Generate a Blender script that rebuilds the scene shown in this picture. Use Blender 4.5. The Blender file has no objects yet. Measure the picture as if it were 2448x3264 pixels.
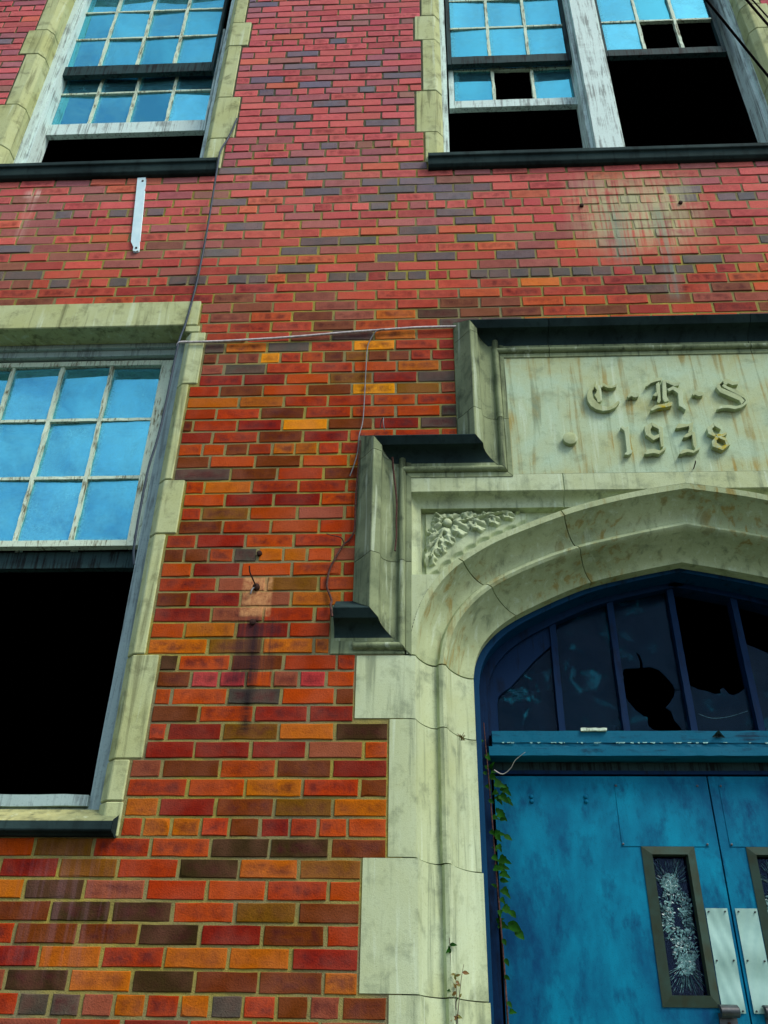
import bpy, bmesh, math, random
from mathutils import Vector, Matrix, noise
R = random.Random(1938)
S = bpy.context.scene
C = S.collection

# ------------------------------------------------------------------ camera
cam_d = bpy.data.cameras.new('camera')
cam = bpy.data.objects.new('camera', cam_d)
C.objects.link(cam)
S.camera = cam
FPX, PITCH, ROLL, YAW = 2850.0, 0.573553547, 0.0182635904, -0.0547801133
CAM = Vector((0.744046, -3.144462, -0.208921))
_c, _s = math.cos, math.sin
_fw = Vector((_s(YAW) * _c(PITCH), _c(YAW) * _c(PITCH), _s(PITCH)))
_r0 = Vector((_c(YAW), -_s(YAW), 0.0))
_u0 = _r0.cross(_fw)
_r = _r0 * _c(ROLL) + _u0 * _s(ROLL)
_u = _u0 * _c(ROLL) - _r0 * _s(ROLL)
_m = Matrix((_r, _u, -_fw)).transposed().to_4x4()
_m.translation = CAM
cam.matrix_world = _m
cam_d.sensor_fit = 'VERTICAL'
cam_d.sensor_height = 24.0
cam_d.lens = FPX / 3264.0 * 24.0
cam_d.clip_start = 0.05
cam_d.clip_end = 2000.0

# ------------------------------------------------------------------ sky and sun
SUN_EL, SUN_AZ = math.radians(49), math.radians(50)     # azimuth: from straight in front of the wall towards the right
W = bpy.data.worlds.new('World')
S.world = W
W.use_nodes = True
wn = W.node_tree
sky = wn.nodes.new('ShaderNodeTexSky')
sky.sky_type = 'NISHITA'
sky.sun_disc = False
sky.sun_elevation = SUN_EL
sky.sun_rotation = math.pi - SUN_AZ
sky.air_density = 1.0
sky.dust_density = 1.6
sky.ozone_density = 1.6
bg = wn.nodes['Background']
bg.inputs['Strength'].default_value = 0.085
# thin broken cloud all over the sky
_tc = wn.nodes.new('ShaderNodeTexCoord')
_cn = wn.nodes.new('ShaderNodeTexNoise')
_cn.inputs['Scale'].default_value = 5.0; _cn.inputs['Detail'].default_value = 7; _cn.inputs['Roughness'].default_value = 0.6; _cn.inputs['Distortion'].default_value = 0.5
wn.links.new(_tc.outputs['Generated'], _cn.inputs['Vector'])
_cr = wn.nodes.new('ShaderNodeMapRange')
_cr.inputs['From Min'].default_value = 0.44; _cr.inputs['From Max'].default_value = 0.66
_cr.inputs['To Min'].default_value = 0.0; _cr.inputs['To Max'].default_value = 0.42
wn.links.new(_cn.outputs['Fac'], _cr.inputs['Value'])
_cm = wn.nodes.new('ShaderNodeMix'); _cm.data_type = 'RGBA'
wn.links.new(_cr.outputs['Result'], _cm.inputs[0])
wn.links.new(sky.outputs['Color'], _cm.inputs[6])
_cm.inputs[7].default_value = (8.0, 9.0, 10.0, 1)
wn.links.new(_cm.outputs[2], bg.inputs['Color'])
sun_d = bpy.data.lights.new('sun', 'SUN')
sun = bpy.data.objects.new('sun', sun_d)
C.objects.link(sun)
sun_d.energy = 1.25
sun_d.angle = math.radians(20)
sun_d.color = (1.0, 0.95, 0.86)
_to = Vector((math.sin(SUN_AZ) * math.cos(SUN_EL), -math.cos(SUN_AZ) * math.cos(SUN_EL), math.sin(SUN_EL)))
sun.rotation_euler = _to.to_track_quat('Z', 'Y').to_euler()
S.view_settings.view_transform = 'Standard'
S.view_settings.look = 'None'
S.view_settings.gamma = 1.0
S.view_settings.exposure = 1.35
S.view_settings.use_curve_mapping = False
S.cycles.max_bounces = 8

# ------------------------------------------------------------------ materials
def lin(r, g, b, k=1.0):
    f = lambda v: ((v / 255.0 + 0.055) / 1.055) ** 2.4 if v > 10 else v / 255.0 / 12.92
    return (f(r) * k, f(g) * k, f(b) * k, 1.0)

class Mat:
    def __init__(s, name, rough=0.8, spec=0.3):
        s.m = bpy.data.materials.new(name)
        s.m.use_nodes = True
        s.t = s.m.node_tree
        s.b = s.t.nodes['Principled BSDF']
        s.b.inputs['Roughness'].default_value = rough
        s.b.inputs['Specular IOR Level'].default_value = spec
    def n(s, kind, **kw):
        o = s.t.nodes.new(kind)
        for k, v in kw.items():
            if k in o.inputs: o.inputs[k].default_value = v
            else: setattr(o, k, v)
        return o
    def l(s, a, b): s.t.links.new(a, b)
    def pos(s, scale=(1, 1, 1), obj=False, rnd=False):
        # geometry position (metres); rnd shifts it per object so no two pieces share a pattern
        g = s.n('ShaderNodeNewGeometry').outputs['Position']
        mp = s.n('ShaderNodeMapping')
        mp.inputs['Scale'].default_value = scale
        s.l(g, mp.inputs['Vector'])
        if rnd:
            oi = s.n('ShaderNodeObjectInfo')
            mu = s.n('ShaderNodeMath', operation='MULTIPLY')
            mu.inputs[1].default_value = 17.0
            s.l(oi.outputs['Random'], mu.inputs[0])
            cb = s.n('ShaderNodeCombineXYZ')
            s.l(mu.outputs[0], cb.inputs[0]); s.l(mu.outputs[0], cb.inputs[2])
            s.l(cb.outputs[0], mp.inputs['Location'])
        return mp.outputs['Vector']
    def noise(s, vec, scale, detail=4, rough=0.55, dist=0.0):
        o = s.n('ShaderNodeTexNoise')
        o.inputs['Scale'].default_value = scale
        o.inputs['Detail'].default_value = detail
        o.inputs['Roughness'].default_value = rough
        o.inputs['Distortion'].default_value = dist
        s.l(vec, o.inputs['Vector'])
        return o.outputs['Fac']
    def ramp(s, fac, a, b, lo=0.0, hi=1.0):
        o = s.n('ShaderNodeMapRange')
        o.clamp = True
        o.inputs['From Min'].default_value = a; o.inputs['From Max'].default_value = b
        o.inputs['To Min'].default_value = lo; o.inputs['To Max'].default_value = hi
        s.l(fac, o.inputs['Value'])
        return o.outputs['Result']
    def math(s, op, a, b=None):
        o = s.n('ShaderNodeMath', operation=op)
        for i, v in enumerate((a, b)):
            if v is None: continue
            if isinstance(v, (int, float)): o.inputs[i].default_value = v
            else: s.l(v, o.inputs[i])
        return o.outputs[0]
    def mix(s, fac, a, b, mode='MIX'):
        o = s.n('ShaderNodeMix', data_type='RGBA', blend_type=mode)
        if isinstance(fac, (int, float)): o.inputs[0].default_value = fac
        else: s.l(fac, o.inputs[0])
        for i, v in ((6, a), (7, b)):
            if isinstance(v, tuple): o.inputs[i].default_value = v
            else: s.l(v, o.inputs[i])
        return o.outputs[2]
    def col(s, c):
        if isinstance(c, tuple): s.b.inputs['Base Color'].default_value = c
        else: s.l(c, s.b.inputs['Base Color'])
        return s
    def bump(s, h, dist=0.002, strength=0.6):
        o = s.n('ShaderNodeBump')
        o.inputs['Distance'].default_value = dist
        o.inputs['Strength'].default_value = strength
        s.l(h, o.inputs['Height'])
        s.l(o.outputs['Normal'], s.b.inputs['Normal'])
        return s
    def box(s, x0, x1, z0, z1, soft=0.06):
        # soft-edged stain rectangle on the wall, in metres
        g = s.n('ShaderNodeNewGeometry').outputs['Position']
        sp = s.n('ShaderNodeSeparateXYZ'); s.l(g, sp.inputs[0])
        r = None
        for o, a, b in ((0, x0, x1), (2, z0, z1)):
            for e0, e1 in ((a - soft, a + soft), (b + soft, b - soft)):
                v = s.ramp(sp.outputs[o], e0, e1)
                r = v if r is None else s.math('MULTIPLY', r, v)
        return r

def wall_stains(M, c, P):
    # lime and algae wash running down below the right upper window
    runs = M.noise(M.pos((46, 1, 2.2)), 1.0, 4, 0.6)
    blot = M.noise(P, 9, 3, 0.6)
    w = M.math('MULTIPLY', M.box(1.60, 2.14, 3.44, 3.93, 0.12), M.math('MULTIPLY', M.ramp(runs, 0.34, 0.54), M.ramp(blot, 0.24, 0.46)))
    c = M.mix(M.math('MULTIPLY', w, 0.85), c, lin(176, 176, 134))
    w2 = M.math('MULTIPLY', M.math('ADD', M.box(1.72, 1.80, 3.30, 3.72, 0.06), M.box(1.955, 2.0, 3.05, 3.70, 0.03)), M.ramp(runs, 0.35, 0.6))
    c = M.mix(M.math('MULTIPLY', w2, 0.85), c, lin(108, 132, 120))
    # cement smear and black rust run under the old bracket
    c = M.mix(M.math('MULTIPLY', M.box(0.01, 0.130, 1.345, 1.52, 0.006), M.ramp(M.noise(P, 30, 5, 0.7), 0.36, 0.58, 0.15, 0.9)), c, lin(192, 140, 92))
    dr = M.noise(M.pos((1, 1, 6)), 9, 3, 0.6)
    c = M.mix(M.math('MULTIPLY', M.box(0.060, 0.092, 0.88, 1.335, 0.013), M.ramp(dr, 0.3, 0.5, 0.3, 0.8)), c, lin(26, 22, 26))
    c = M.mix(M.math('MULTIPLY', M.box(-0.03, 0.17, 1.06, 1.34, 0.03), M.ramp(runs, 0.42, 0.58, 0, 0.6)), c, lin(50, 34, 40))
    w3 = M.math('MULTIPLY', M.math('ADD', M.box(-1.44, -1.40, 3.6, 4.03, 0.02), M.box(-1.48, -1.38, 3.94, 4.0, 0.01)), M.ramp(runs, 0.4, 0.6))
    c = M.mix(M.math('MULTIPLY', w3, 0.5), c, lin(205, 175, 160))
    w4 = M.math('MULTIPLY', M.box(-0.62, -0.3, 0.12, 0.45, 0.08), M.ramp(runs, 0.45, 0.62))
    c = M.mix(M.math('MULTIPLY', w4, 0.2), c, lin(140, 105, 110))
    return c

def mat_brick():
    M = Mat('brick_clay', 0.88, 0.06)
    at = M.n('ShaderNodeVertexColor', layer_name='clay').outputs['Color']
    uv = M.n('ShaderNodeUVMap', uv_map='face').outputs['UV']
    sp = M.n('ShaderNodeSeparateXYZ'); M.l(uv, sp.inputs[0])
    rr = M.n('ShaderNodeAttribute', attribute_name='flash').outputs['Fac']
    u = M.math('ABSOLUTE', M.math('SUBTRACT', sp.outputs[0], 0.5))
    v = M.math('ABSOLUTE', M.math('SUBTRACT', sp.outputs[1], 0.5))
    edge = M.math('MULTIPLY', M.ramp(u, 0.5, 0.36), M.ramp(v, 0.5, 0.2))
    P = M.pos()
    n1 = M.noise(P, 22, 5, 0.6)
    n2 = M.noise(P, 160, 3, 0.7)
    n3 = M.noise(P, 7, 3, 0.5)
    core = M.math('MULTIPLY', M.math('MULTIPLY', edge, M.ramp(n1, 0.36, 0.62)), rr)
    c = M.mix(core, at, M.mix(0.7, at, lin(70, 24, 30), 'MIX'))
    c = M.mix(M.ramp(n1, 0.3, 0.75, 0.0, 0.38), c, M.mix(1.0, c, (0.55, 0.5, 0.5, 1), 'MULTIPLY'))
    c = M.mix(M.ramp(n3, 0.4, 0.7, 0.0, 0.18), c, lin(170, 112, 92))
    c = M.mix(M.ramp(n2, 0.55, 0.74, 0.0, 0.55), c, M.mix(1.0, c, (0.34, 0.3, 0.3, 1), 'MULTIPLY'))
    c = wall_stains(M, c, P)
    M.col(c)
    M.bump(M.math('ADD', n2, M.math('MULTIPLY', n1, 0.7)), 0.003, 0.9)
    return M.m

def mat_mortar():
    M = Mat('lime_mortar', 0.95, 0.04)
    P = M.pos()
    n1, n2 = M.noise(P, 14, 4), M.noise(P, 210, 3, 0.7)
    n0 = M.noise(P, 2.2, 3)
    c = M.mix(M.ramp(n1, 0.35, 0.68), lin(160, 146, 66), lin(124, 118, 62))
    c = M.mix(M.ramp(n0, 0.40, 0.60, 0, 0.85), c, lin(120, 116, 90))
    c = M.mix(M.ramp(n2, 0.5, 0.72, 0, 0.5), c, lin(96, 84, 40))
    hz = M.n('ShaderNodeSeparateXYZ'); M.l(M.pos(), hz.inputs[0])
    c = M.mix(M.math('MULTIPLY', M.ramp(hz.outputs[2], 3.7, 4.6, 0, 0.95), M.ramp(n1, 0.15, 0.5)), c, lin(74, 76, 62))  # upper joints darkened: shade under the bricks put into the colour
    c = wall_stains(M, c, P)
    M.col(c); M.bump(n2, 0.004, 0.9)
    return M.m

def mat_stone(name, a, b, dark, soil=0.5, streak=0.5, rust=0.0, pale=0.35):
    M = Mat(name, 0.9, 0.08)
    P = M.pos(rnd=True)
    n0 = M.noise(P, 2.6, 4, 0.6, 0.4)
    n1 = M.noise(P, 11, 5, 0.62, 0.3)
    n2 = M.noise(M.pos(), 240, 3, 0.7)
    st = M.noise(M.pos((26, 26, 1.6), rnd=True), 1.0, 5, 0.6, 0.5)
    c = M.mix(M.ramp(n0, 0.34, 0.66), a, b)
    c = M.mix(M.ramp(n1, 0.52, 0.72, 0, 0.75 * soil), c, dark)
    c = M.mix(M.ramp(st, 0.54, 0.70, 0, streak), c, dark)
    c = M.mix(M.ramp(st, 0.42, 0.32, 0, pale), c, lin(206, 222, 196))
    if rust:
        c = M.mix(M.math('MULTIPLY', M.ramp(st, 0.52, 0.62), M.ramp(n0, 0.45, 0.6, 0, rust)), c, lin(156, 130, 56))
    n3 = M.noise(M.pos(), 95, 4, 0.75)
    c = M.mix(M.ramp(n2, 0.56, 0.72, 0, 0.5), c, M.mix(1.0, c, (0.45, 0.45, 0.42, 1), 'MULTIPLY'))
    c = M.mix(M.ramp(n3, 0.57, 0.70, 0, 0.45), c, M.mix(1.0, c, (0.5, 0.5, 0.46, 1), 'MULTIPLY'))
    M.col(c)
    M.bump(M.math('ADD', M.math('MULTIPLY', M.math('ADD', n2, n3), 0.6), M.math('MULTIPLY', n1, 0.6)), 0.0025, 0.55)
    return M.m

def mat_paint(name, paint, wood, bare=0.5, grain=(60, 60, 2.5), rough=0.7):
    M = Mat(name, rough, 0.1)
    P = M.pos(rnd=True)
    g = M.noise(M.pos(grain, rnd=True), 1.0, 5, 0.65, 0.6)
    n1 = M.noise(P, 9, 4, 0.6)
    n2 = M.noise(P, 120, 3, 0.7)
    f = M.math('ADD', M.math('MULTIPLY', g, 0.7), M.math('MULTIPLY', n1, 0.35))
    c = M.mix(M.ramp(f, 0.66 - 0.28 * bare, 0.76 - 0.28 * bare), paint, wood)
    c = M.mix(M.ramp(n2, 0.55, 0.72, 0, 0.5), c, M.mix(1.0, c, (0.4, 0.42, 0.45, 1), 'MULTIPLY'))
    M.col(c); M.bump(f, 0.003, 0.6)
    return M.m

def mat_door():
    M = Mat('door_blue_paint', 0.55, 0.08)
    P = M.pos()
    n0 = M.noise(M.pos((1.5, 1, 0.7)), 3.0, 6, 0.62, 0.15)
    n1 = M.noise(M.pos((1, 1, 0.45)), 17, 6, 0.7)
    n2 = M.noise(P, 190, 3, 0.7)
    c = M.mix(M.ramp(n0, 0.30, 0.70), lin(0, 60, 96), lin(0, 128, 156))
    c = M.mix(M.ramp(n1, 0.50, 0.70, 0, 0.72), c, lin(0, 46, 84))
    c = M.mix(M.ramp(n2, 0.58, 0.74, 0, 0.4), c, lin(0, 40, 66))
    M.col(c); M.bump(M.math('ADD', n2, n0), 0.0012, 0.35)
    return M.m

def mat_plain(name, c, c2=None, rough=0.7, spec=0.3, scale=30, metal=0.0, bump=0.001):
    M = Mat(name, rough, spec)
    P = M.pos()
    n = M.noise(P, scale, 4, 0.6)
    M.col(M.mix(M.ramp(n, 0.35, 0.68), c, c2 or tuple(v * 0.6 for v in c[:3]) + (1,)))
    M.b.inputs['Metallic'].default_value = metal
    M.bump(n, bump, 0.5)
    return M.m

def mat_glass(name, refl, tint, dust, dirt=0.25, rough=0.02, blotch=None, rim=0.0):
    # old window glass: part clear, part mirror, with a film of dust
    M = Mat(name, 0.8, 0.03)
    tr = M.n('ShaderNodeBsdfTransparent'); tr.inputs[0].default_value = (0.62, 0.8, 0.85, 1)
    gl = M.n('ShaderNodeBsdfGlossy'); oi0 = M.n('ShaderNodeObjectInfo').outputs['Random']
    M.l(M.mix(oi0, tuple(v * .78 for v in tint[:3]) + (1,), (min(1, tint[0] * 1.5), min(1, tint[1] * 1.12), 1, 1)), gl.inputs['Color']); gl.inputs['Roughness'].default_value = rough
    P = M.pos(rnd=True)
    wob = M.noise(P, 5, 2, 0.5)
    bp = M.n('ShaderNodeBump'); bp.inputs['Distance'].default_value = 0.0014; bp.inputs['Strength'].default_value = 0.5
    M.l(wob, bp.inputs['Height']); M.l(bp.outputs['Normal'], gl.inputs['Normal'])
    n = M.noise(P, 7, 5, 0.7, 0.5)
    oi = M.n('ShaderNodeObjectInfo').outputs['Random']
    n = M.math('ADD', n, M.ramp(oi, 0, 1, -.10, .12))
    cc = M.mix(M.ramp(M.noise(P, 90, 3), 0.4, 0.7), dust, tuple(v * 0.5 for v in dust[:3]) + (1,))
    if blotch: cc = M.mix(M.math('MULTIPLY', M.ramp(M.noise(P, 9, 6, 0.72, 0.6), 0.56, 0.66), M.ramp(M.noise(P, 3, 2), 0.4, 0.6)), cc, blotch)
    M.col(cc)
    m1 = M.n('ShaderNodeMixShader'); m1.inputs[0].default_value = refl
    M.l(tr.outputs[0], m1.inputs[1]); M.l(gl.outputs[0], m1.inputs[2])
    m2 = M.n('ShaderNodeMixShader')
    fac = M.ramp(n, 0.42, 0.75, dirt * 0.35, dirt)
    if rim:                                     # edge dust, with the sash bars' pale reflection painted in
        uv = M.n('ShaderNodeUVMap', uv_map='pane').outputs['UV']
        sp = M.n('ShaderNodeSeparateXYZ'); M.l(uv, sp.inputs[0])
        wv = M.math('MULTIPLY', M.math('SUBTRACT', M.noise(P, 22, 4), 0.5), 0.10)
        uu, vv = M.math('ADD', sp.outputs[0], wv), M.math('ADD', sp.outputs[1], wv)
        e = M.math('MAXIMUM', M.math('MAXIMUM', M.ramp(uu, 0.20, 0.06), M.ramp(uu, 0.93, 0.99, 0, 0.5)), M.math('MAXIMUM', M.ramp(vv, 0.10, 0.02), M.ramp(vv, 0.86, 0.97, 0, 0.7)))
        fac = M.math('MAXIMUM', fac, M.math('MULTIPLY', e, rim))
    M.l(fac, m2.inputs[0])
    M.l(m1.outputs[0], m2.inputs[1]); M.l(M.b.outputs[0], m2.inputs[2])
    M.l(m2.outputs[0], M.t.nodes['Material Output'].inputs['Surface'])
    return M.m

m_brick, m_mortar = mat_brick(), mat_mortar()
m_stone = mat_stone('limestone', lin(178, 192, 158), lin(168, 178, 134), lin(92, 104, 82), 0.85, 0.6)
m_quoin = mat_stone('quoin_limestone', lin(164, 170, 116), lin(176, 186, 142), lin(84, 86, 56), 0.9, 0.7)
m_arch = mat_stone('arch_limestone', lin(182, 194, 152), lin(156, 168, 126), lin(74, 88, 64), 0.5, 0.5, 0.6)
m_mould = mat_stone('weathered_mould_limestone', lin(138, 150, 112), lin(100, 112, 84), lin(40, 50, 40), 0.9, 0.8)
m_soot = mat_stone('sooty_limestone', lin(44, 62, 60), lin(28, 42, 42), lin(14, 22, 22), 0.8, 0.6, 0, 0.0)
m_panel = mat_stone('panel_limestone', lin(164, 190, 164), lin(166, 172, 124), lin(92, 104, 76), 0.6, 0.6, 0.7)
m_letter = mat_stone('letter_limestone', lin(170, 186, 150), lin(158, 168, 122), lin(96, 104, 72), 0.5, 0.2)
def lichen(m):
    # yellow lichen on the H and the 8
    M = Mat.__new__(Mat); M.m = m; M.t = m.node_tree; M.b = M.t.nodes['Principled BSDF']
    lk = [l for l in M.t.links if l.to_socket == M.b.inputs['Base Color']][0].from_socket
    f = M.math('ADD', M.box(1.775, 1.855, 2.318, 2.365, 0.016), M.box(1.99, 2.045, 2.10, 2.20, 0.012))
    f = M.math('MULTIPLY', f, M.ramp(M.noise(M.pos(), 55, 4, 0.7), 0.38, 0.58))
    M.col(M.mix(f, lk, lin(168, 150, 30)))
lichen(m_letter)
m_white = mat_paint('weathered_white_wood', lin(192, 214, 206), lin(132, 144, 138), 0.5)
m_grey = mat_paint('bare_grey_wood', lin(150, 172, 168), lin(118, 134, 132), 0.5)
m_dark = mat_paint('dark_sash_wood', lin(40, 62, 62), lin(20, 26, 26), 0.5)
m_sash = mat_paint('flaking_sash_paint', lin(190, 208, 184), lin(104, 100, 74), 0.45, (90, 90, 12))
m_blue = mat_paint('blue_frame_paint', lin(0, 52, 86), lin(0, 30, 54), 0.4, (30, 30, 3), 0.55)
m_blue_shade = mat_paint('shaded_blue_paint', lin(0, 34, 66), lin(0, 20, 42), 0.4, (30, 30, 3), 0.6)  # frame blue with the arch recess's shade put into the colour
m_transom = mat_paint('blue_transom_paint', lin(0, 88, 112), lin(0, 46, 66), 0.35, (4, 30, 40), 0.55)
m_door = mat_door()
m_glass = mat_glass('old_window_glass', 0.62, (0.13, 0.72, 0.90, 1), lin(104, 186, 200), 0.40, rim=0.5)
m_dirty = mat_glass('dirty_transom_glass', 0.012, (0.4, 0.7, 1.0, 1), lin(4, 30, 48), 0.62, 0.15, lin(30, 128, 150))
m_vision = mat_glass('cracked_safety_glass', 0.015, (0.4, 0.6, 1.0, 1), lin(6, 20, 54), 0.45, 0.1)
m_shard = mat_plain('crushed_glass', lin(112, 160, 156), lin(46, 84, 90), 0.3, 0.6, 60)
m_vframe = mat_plain('olive_metal_frame', lin(48, 68, 58), lin(46, 54, 40), 0.7, 0.15, 18)
m_plate = mat_plain('brushed_push_plate', lin(150, 184, 172), lin(128, 164, 152), 0.42, 0.4, 9, 0.3)
m_steel = mat_plain('dark_steel', lin(48, 58, 62), lin(26, 32, 34), 0.45, 0.5, 50)
m_rust = mat_plain('rusty_iron', lin(60, 34, 22), lin(28, 20, 18), 0.85, 0.2, 90)
m_cable = mat_plain('black_cable_rubber', lin(8, 9, 11), lin(5, 5, 7), 0.8, 0.05, 40)
m_bluecable = mat_plain('dull_blue_cable', lin(46, 62, 74), lin(30, 42, 52), 0.6, 0.3, 30)
m_conduit = mat_plain('pale_conduit', lin(206, 200, 194), lin(150, 144, 142), 0.5, 0.4, 60)
m_steelwire = mat_plain('grey_wire', lin(104, 108, 108), lin(72, 76, 78), 0.5, 0.4, 60)
m_strip = mat_plain('white_painted_strip', lin(196, 222, 222), lin(176, 208, 212), 0.6, 0.3, 14)
m_vine = mat_plain('dry_vine_bark', lin(92, 66, 58), lin(54, 36, 34), 0.9, 0.1, 120)
m_leaf = mat_plain('ivy_leaf', lin(22, 72, 6), lin(10, 44, 4), 0.7, 0.08, 40)
m_weedleaf = mat_plain('reddish_weed_leaf', lin(96, 104, 30), lin(110, 56, 30), 0.6, 0.3, 60)
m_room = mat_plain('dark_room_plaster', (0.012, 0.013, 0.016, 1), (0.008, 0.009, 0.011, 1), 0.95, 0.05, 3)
m_ground = mat_plain('asphalt', (0.055, 0.055, 0.05, 1), (0.04, 0.042, 0.036, 1), 0.95, 0.1, 4)
m_roof = mat_plain('roof_felt', (0.05, 0.05, 0.05, 1), None, 0.95, 0.1, 5)

# ------------------------------------------------------------------ mesh helpers
class MB:
    def __init__(s): s.v, s.f = [], []
    def add(s, vs, fs):
        o = len(s.v)
        s.v += [tuple(p) for p in vs]
        s.f += [tuple(i + o for i in f) for f in fs]
        return s
    def box(s, x0, x1, y0, y1, z0, z1):
        return s.add([(x0, y0, z0), (x1, y0, z0), (x1, y1, z0), (x0, y1, z0), (x0, y0, z1), (x1, y0, z1), (x1, y1, z1), (x0, y1, z1)],
                     [(0, 1, 5, 4), (1, 2, 6, 5), (2, 3, 7, 6), (3, 0, 4, 7), (4, 5, 6, 7), (3, 2, 1, 0)])
    def wobbly(s, x0, x1, y0, y1, z0, z1, n=8, j=0.0015):
        # bar with worn, uneven edges, divided along its longer side
        along_z = (z1 - z0) > (x1 - x0)
        rings = []
        for i in range(n + 1):
            t = i / n
            if along_z:
                z = z0 + (z1 - z0) * t
                rings.append([(x0, y0, z), (x1, y0, z), (x1, y1, z), (x0, y1, z)])
            else:
                x = x0 + (x1 - x0) * t
                rings.append([(x, y0, z0), (x, y1, z0), (x, y1, z1), (x, y0, z1)])
        rings = [[(p[0] + R.uniform(-j, j), p[1] + R.uniform(-j, j), p[2] + R.uniform(-j, j)) for p in r] for r in rings]
        vs = [p for r in rings for p in r]
        fs = [(0, 1, 2, 3), tuple(4 * n + k for k in (3, 2, 1, 0))]
        for i in range(n):
            for k in range(4):
                a, b = 4 * i + k, 4 * i + (k + 1) % 4
                fs.append((a, a + 4, b + 4, b))
        return s.add(vs, fs)
    def prism(s, poly, y0, y1, ax='y'):
        # polygon in x,z extruded in y  (ax='z': polygon in x,y extruded in z)
        n = len(poly)
        P = (lambda p, q: (p[0], q, p[1])) if ax == 'y' else (lambda p, q: (p[0], p[1], q))
        vs = [P(p, y0) for p in poly] + [P(p, y1) for p in poly]
        fs = [tuple(range(n)), tuple(range(2 * n - 1, n - 1, -1))] + [((i + 1) % n, i, n + i, n + (i + 1) % n) for i in range(n)]
        return s.add(vs, fs)
    def tube(s, pts, r, seg=7, smooth=4):
        pts = [Vector(p) for p in pts]
        if smooth > 1 and len(pts) > 2:
            q = []
            for i in range(len(pts) - 1):
                p0, p1, p2, p3 = pts[max(i - 1, 0)], pts[i], pts[i + 1], pts[min(i + 2, len(pts) - 1)]
                for k in range(smooth):
                    t = k / smooth
                    q.append(0.5 * ((2 * p1) + (p2 - p0) * t + (2 * p0 - 5 * p1 + 4 * p2 - p3) * t * t + (3 * p1 - p0 - 3 * p2 + p3) * t ** 3))
            pts = q + [pts[-1]]
        n = len(pts)
        vs, fs = [], []
        for i, p in enumerate(pts):
            d = (pts[min(i + 1, n - 1)] - pts[max(i - 1, 0)]).normalized()
            a = d.cross(Vector((0.13, 1, 0.21))).normalized(); b = d.cross(a)
            rr = r(i / (n - 1)) if callable(r) else r
            for k in range(seg):
                t = 2 * math.pi * k / seg
                vs.append(p + a * (math.cos(t) * rr) + b * (math.sin(t) * rr))
        for i in range(n - 1):
            for k in range(seg):
                q0, q1 = i * seg + k, i * seg + (k + 1) % seg
                fs.append((q0, q1, q1 + seg, q0 + seg))
        fs += [tuple(range(seg - 1, -1, -1)), tuple(range((n - 1) * seg, n * seg))]
        return s.add(vs, fs)
    def disc(s, x, z, r, y0, y1, seg=20, dome=0.0):
        vs = [(x + r * math.cos(2 * math.pi * k / seg), y, z + r * math.sin(2 * math.pi * k / seg)) for y in (y1, y0) for k in range(seg)]
        vs += [(x + r * .62 * math.cos(2 * math.pi * k / seg), y0 - dome * .75, z + r * .62 * math.sin(2 * math.pi * k / seg)) for k in range(seg)] + [(x, y0 - dome, z)]
        fs = []
        for k in range(seg):
            j = (k + 1) % seg
            fs += [(k, j, seg + j, seg + k), (seg + k, seg + j, 2 * seg + j, 2 * seg + k), (2 * seg + k, 2 * seg + j, 3 * seg)]
        return s.add(vs, fs)
    def build(s, name, mat, parent=None, bevel=0.0, smooth=None, bseg=1):
        me = bpy.data.meshes.new(name)
        me.from_pydata(s.v, [], s.f)
        bm = bmesh.new(); bm.from_mesh(me)
        if bevel:
            bmesh.ops.remove_doubles(bm, verts=bm.verts, dist=1e-5)
            es = [e for e in bm.edges if len(e.link_faces) == 2 and e.calc_face_angle(0) > 0.45]
            bmesh.ops.bevel(bm, geom=es, offset=bevel, segments=bseg, affect='EDGES', clamp_overlap=True)
        bmesh.ops.recalc_face_normals(bm, faces=bm.faces)
        bm.to_mesh(me); bm.free()
        me.materials.append(mat)
        o = bpy.data.objects.new(name, me)
        C.objects.link(o)
        if parent is not None:
            o.parent = parent
            if parent.type == 'EMPTY': o.matrix_parent_inverse = Matrix.Translation(-parent.location)
        if smooth is not None:
            for p in me.polygons: p.use_smooth = True
            me.set_sharp_from_angle(angle=math.radians(smooth))
        return o

def empty(name, loc=(0, 0, 0)):
    o = bpy.data.objects.new(name, None); C.objects.link(o)
    o.location = loc
    return o
def tag(o, label=None, cat=None, group=None, kind=None):
    for k, v in (('label', label), ('category', cat), ('group', group), ('kind', kind)):
        if v: o[k] = v
    return o

# ------------------------------------------------------------------ the ground
GZ = -1.85
g = MB().add([(-300, -300, GZ), (300, -300, GZ), (300, 300, GZ), (-300, 300, GZ)], [(0, 1, 2, 3)]).build('ground', m_ground)
tag(g, 'worn dark asphalt yard in front of the brick school', kind='structure')

# ------------------------------------------------------------------ the school: dimensions in metres, wall face at y = 0
SCHOOL = empty('school_building', (1.84, 0, GZ))
tag(SCHOOL, 'old red brick school front with limestone doorway and broken sash windows', 'building')
CRS, LEN, J = 0.0677, 0.20446, 0.0125
AX = 1.84                               # centre line of the doorway
X0, X1, Z0, Z1 = -4.2, 7.9, GZ, 8.2
K = lambda k: (k - 0.5) * CRS           # lower bed of course k

# openings:  stone inner edges (x0, x1), sill top, head
LOW = dict(x0=-1.735, x1=-0.385, z0=0.50, z1=2.93)
UPL = dict(x0=-1.725, x1=-0.480, z0=4.15, z1=6.66)
UPR = dict(x0=0.838, x1=2.842, z0=4.15, z1=6.66)
LOR = dict(x0=4.065, x1=5.415, z0=0.50, z1=2.93)
UR2 = dict(x0=4.16, x1=5.405, z0=4.15, z1=6.66)
blocks = []                             # rectangles the bricks stop at

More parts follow.
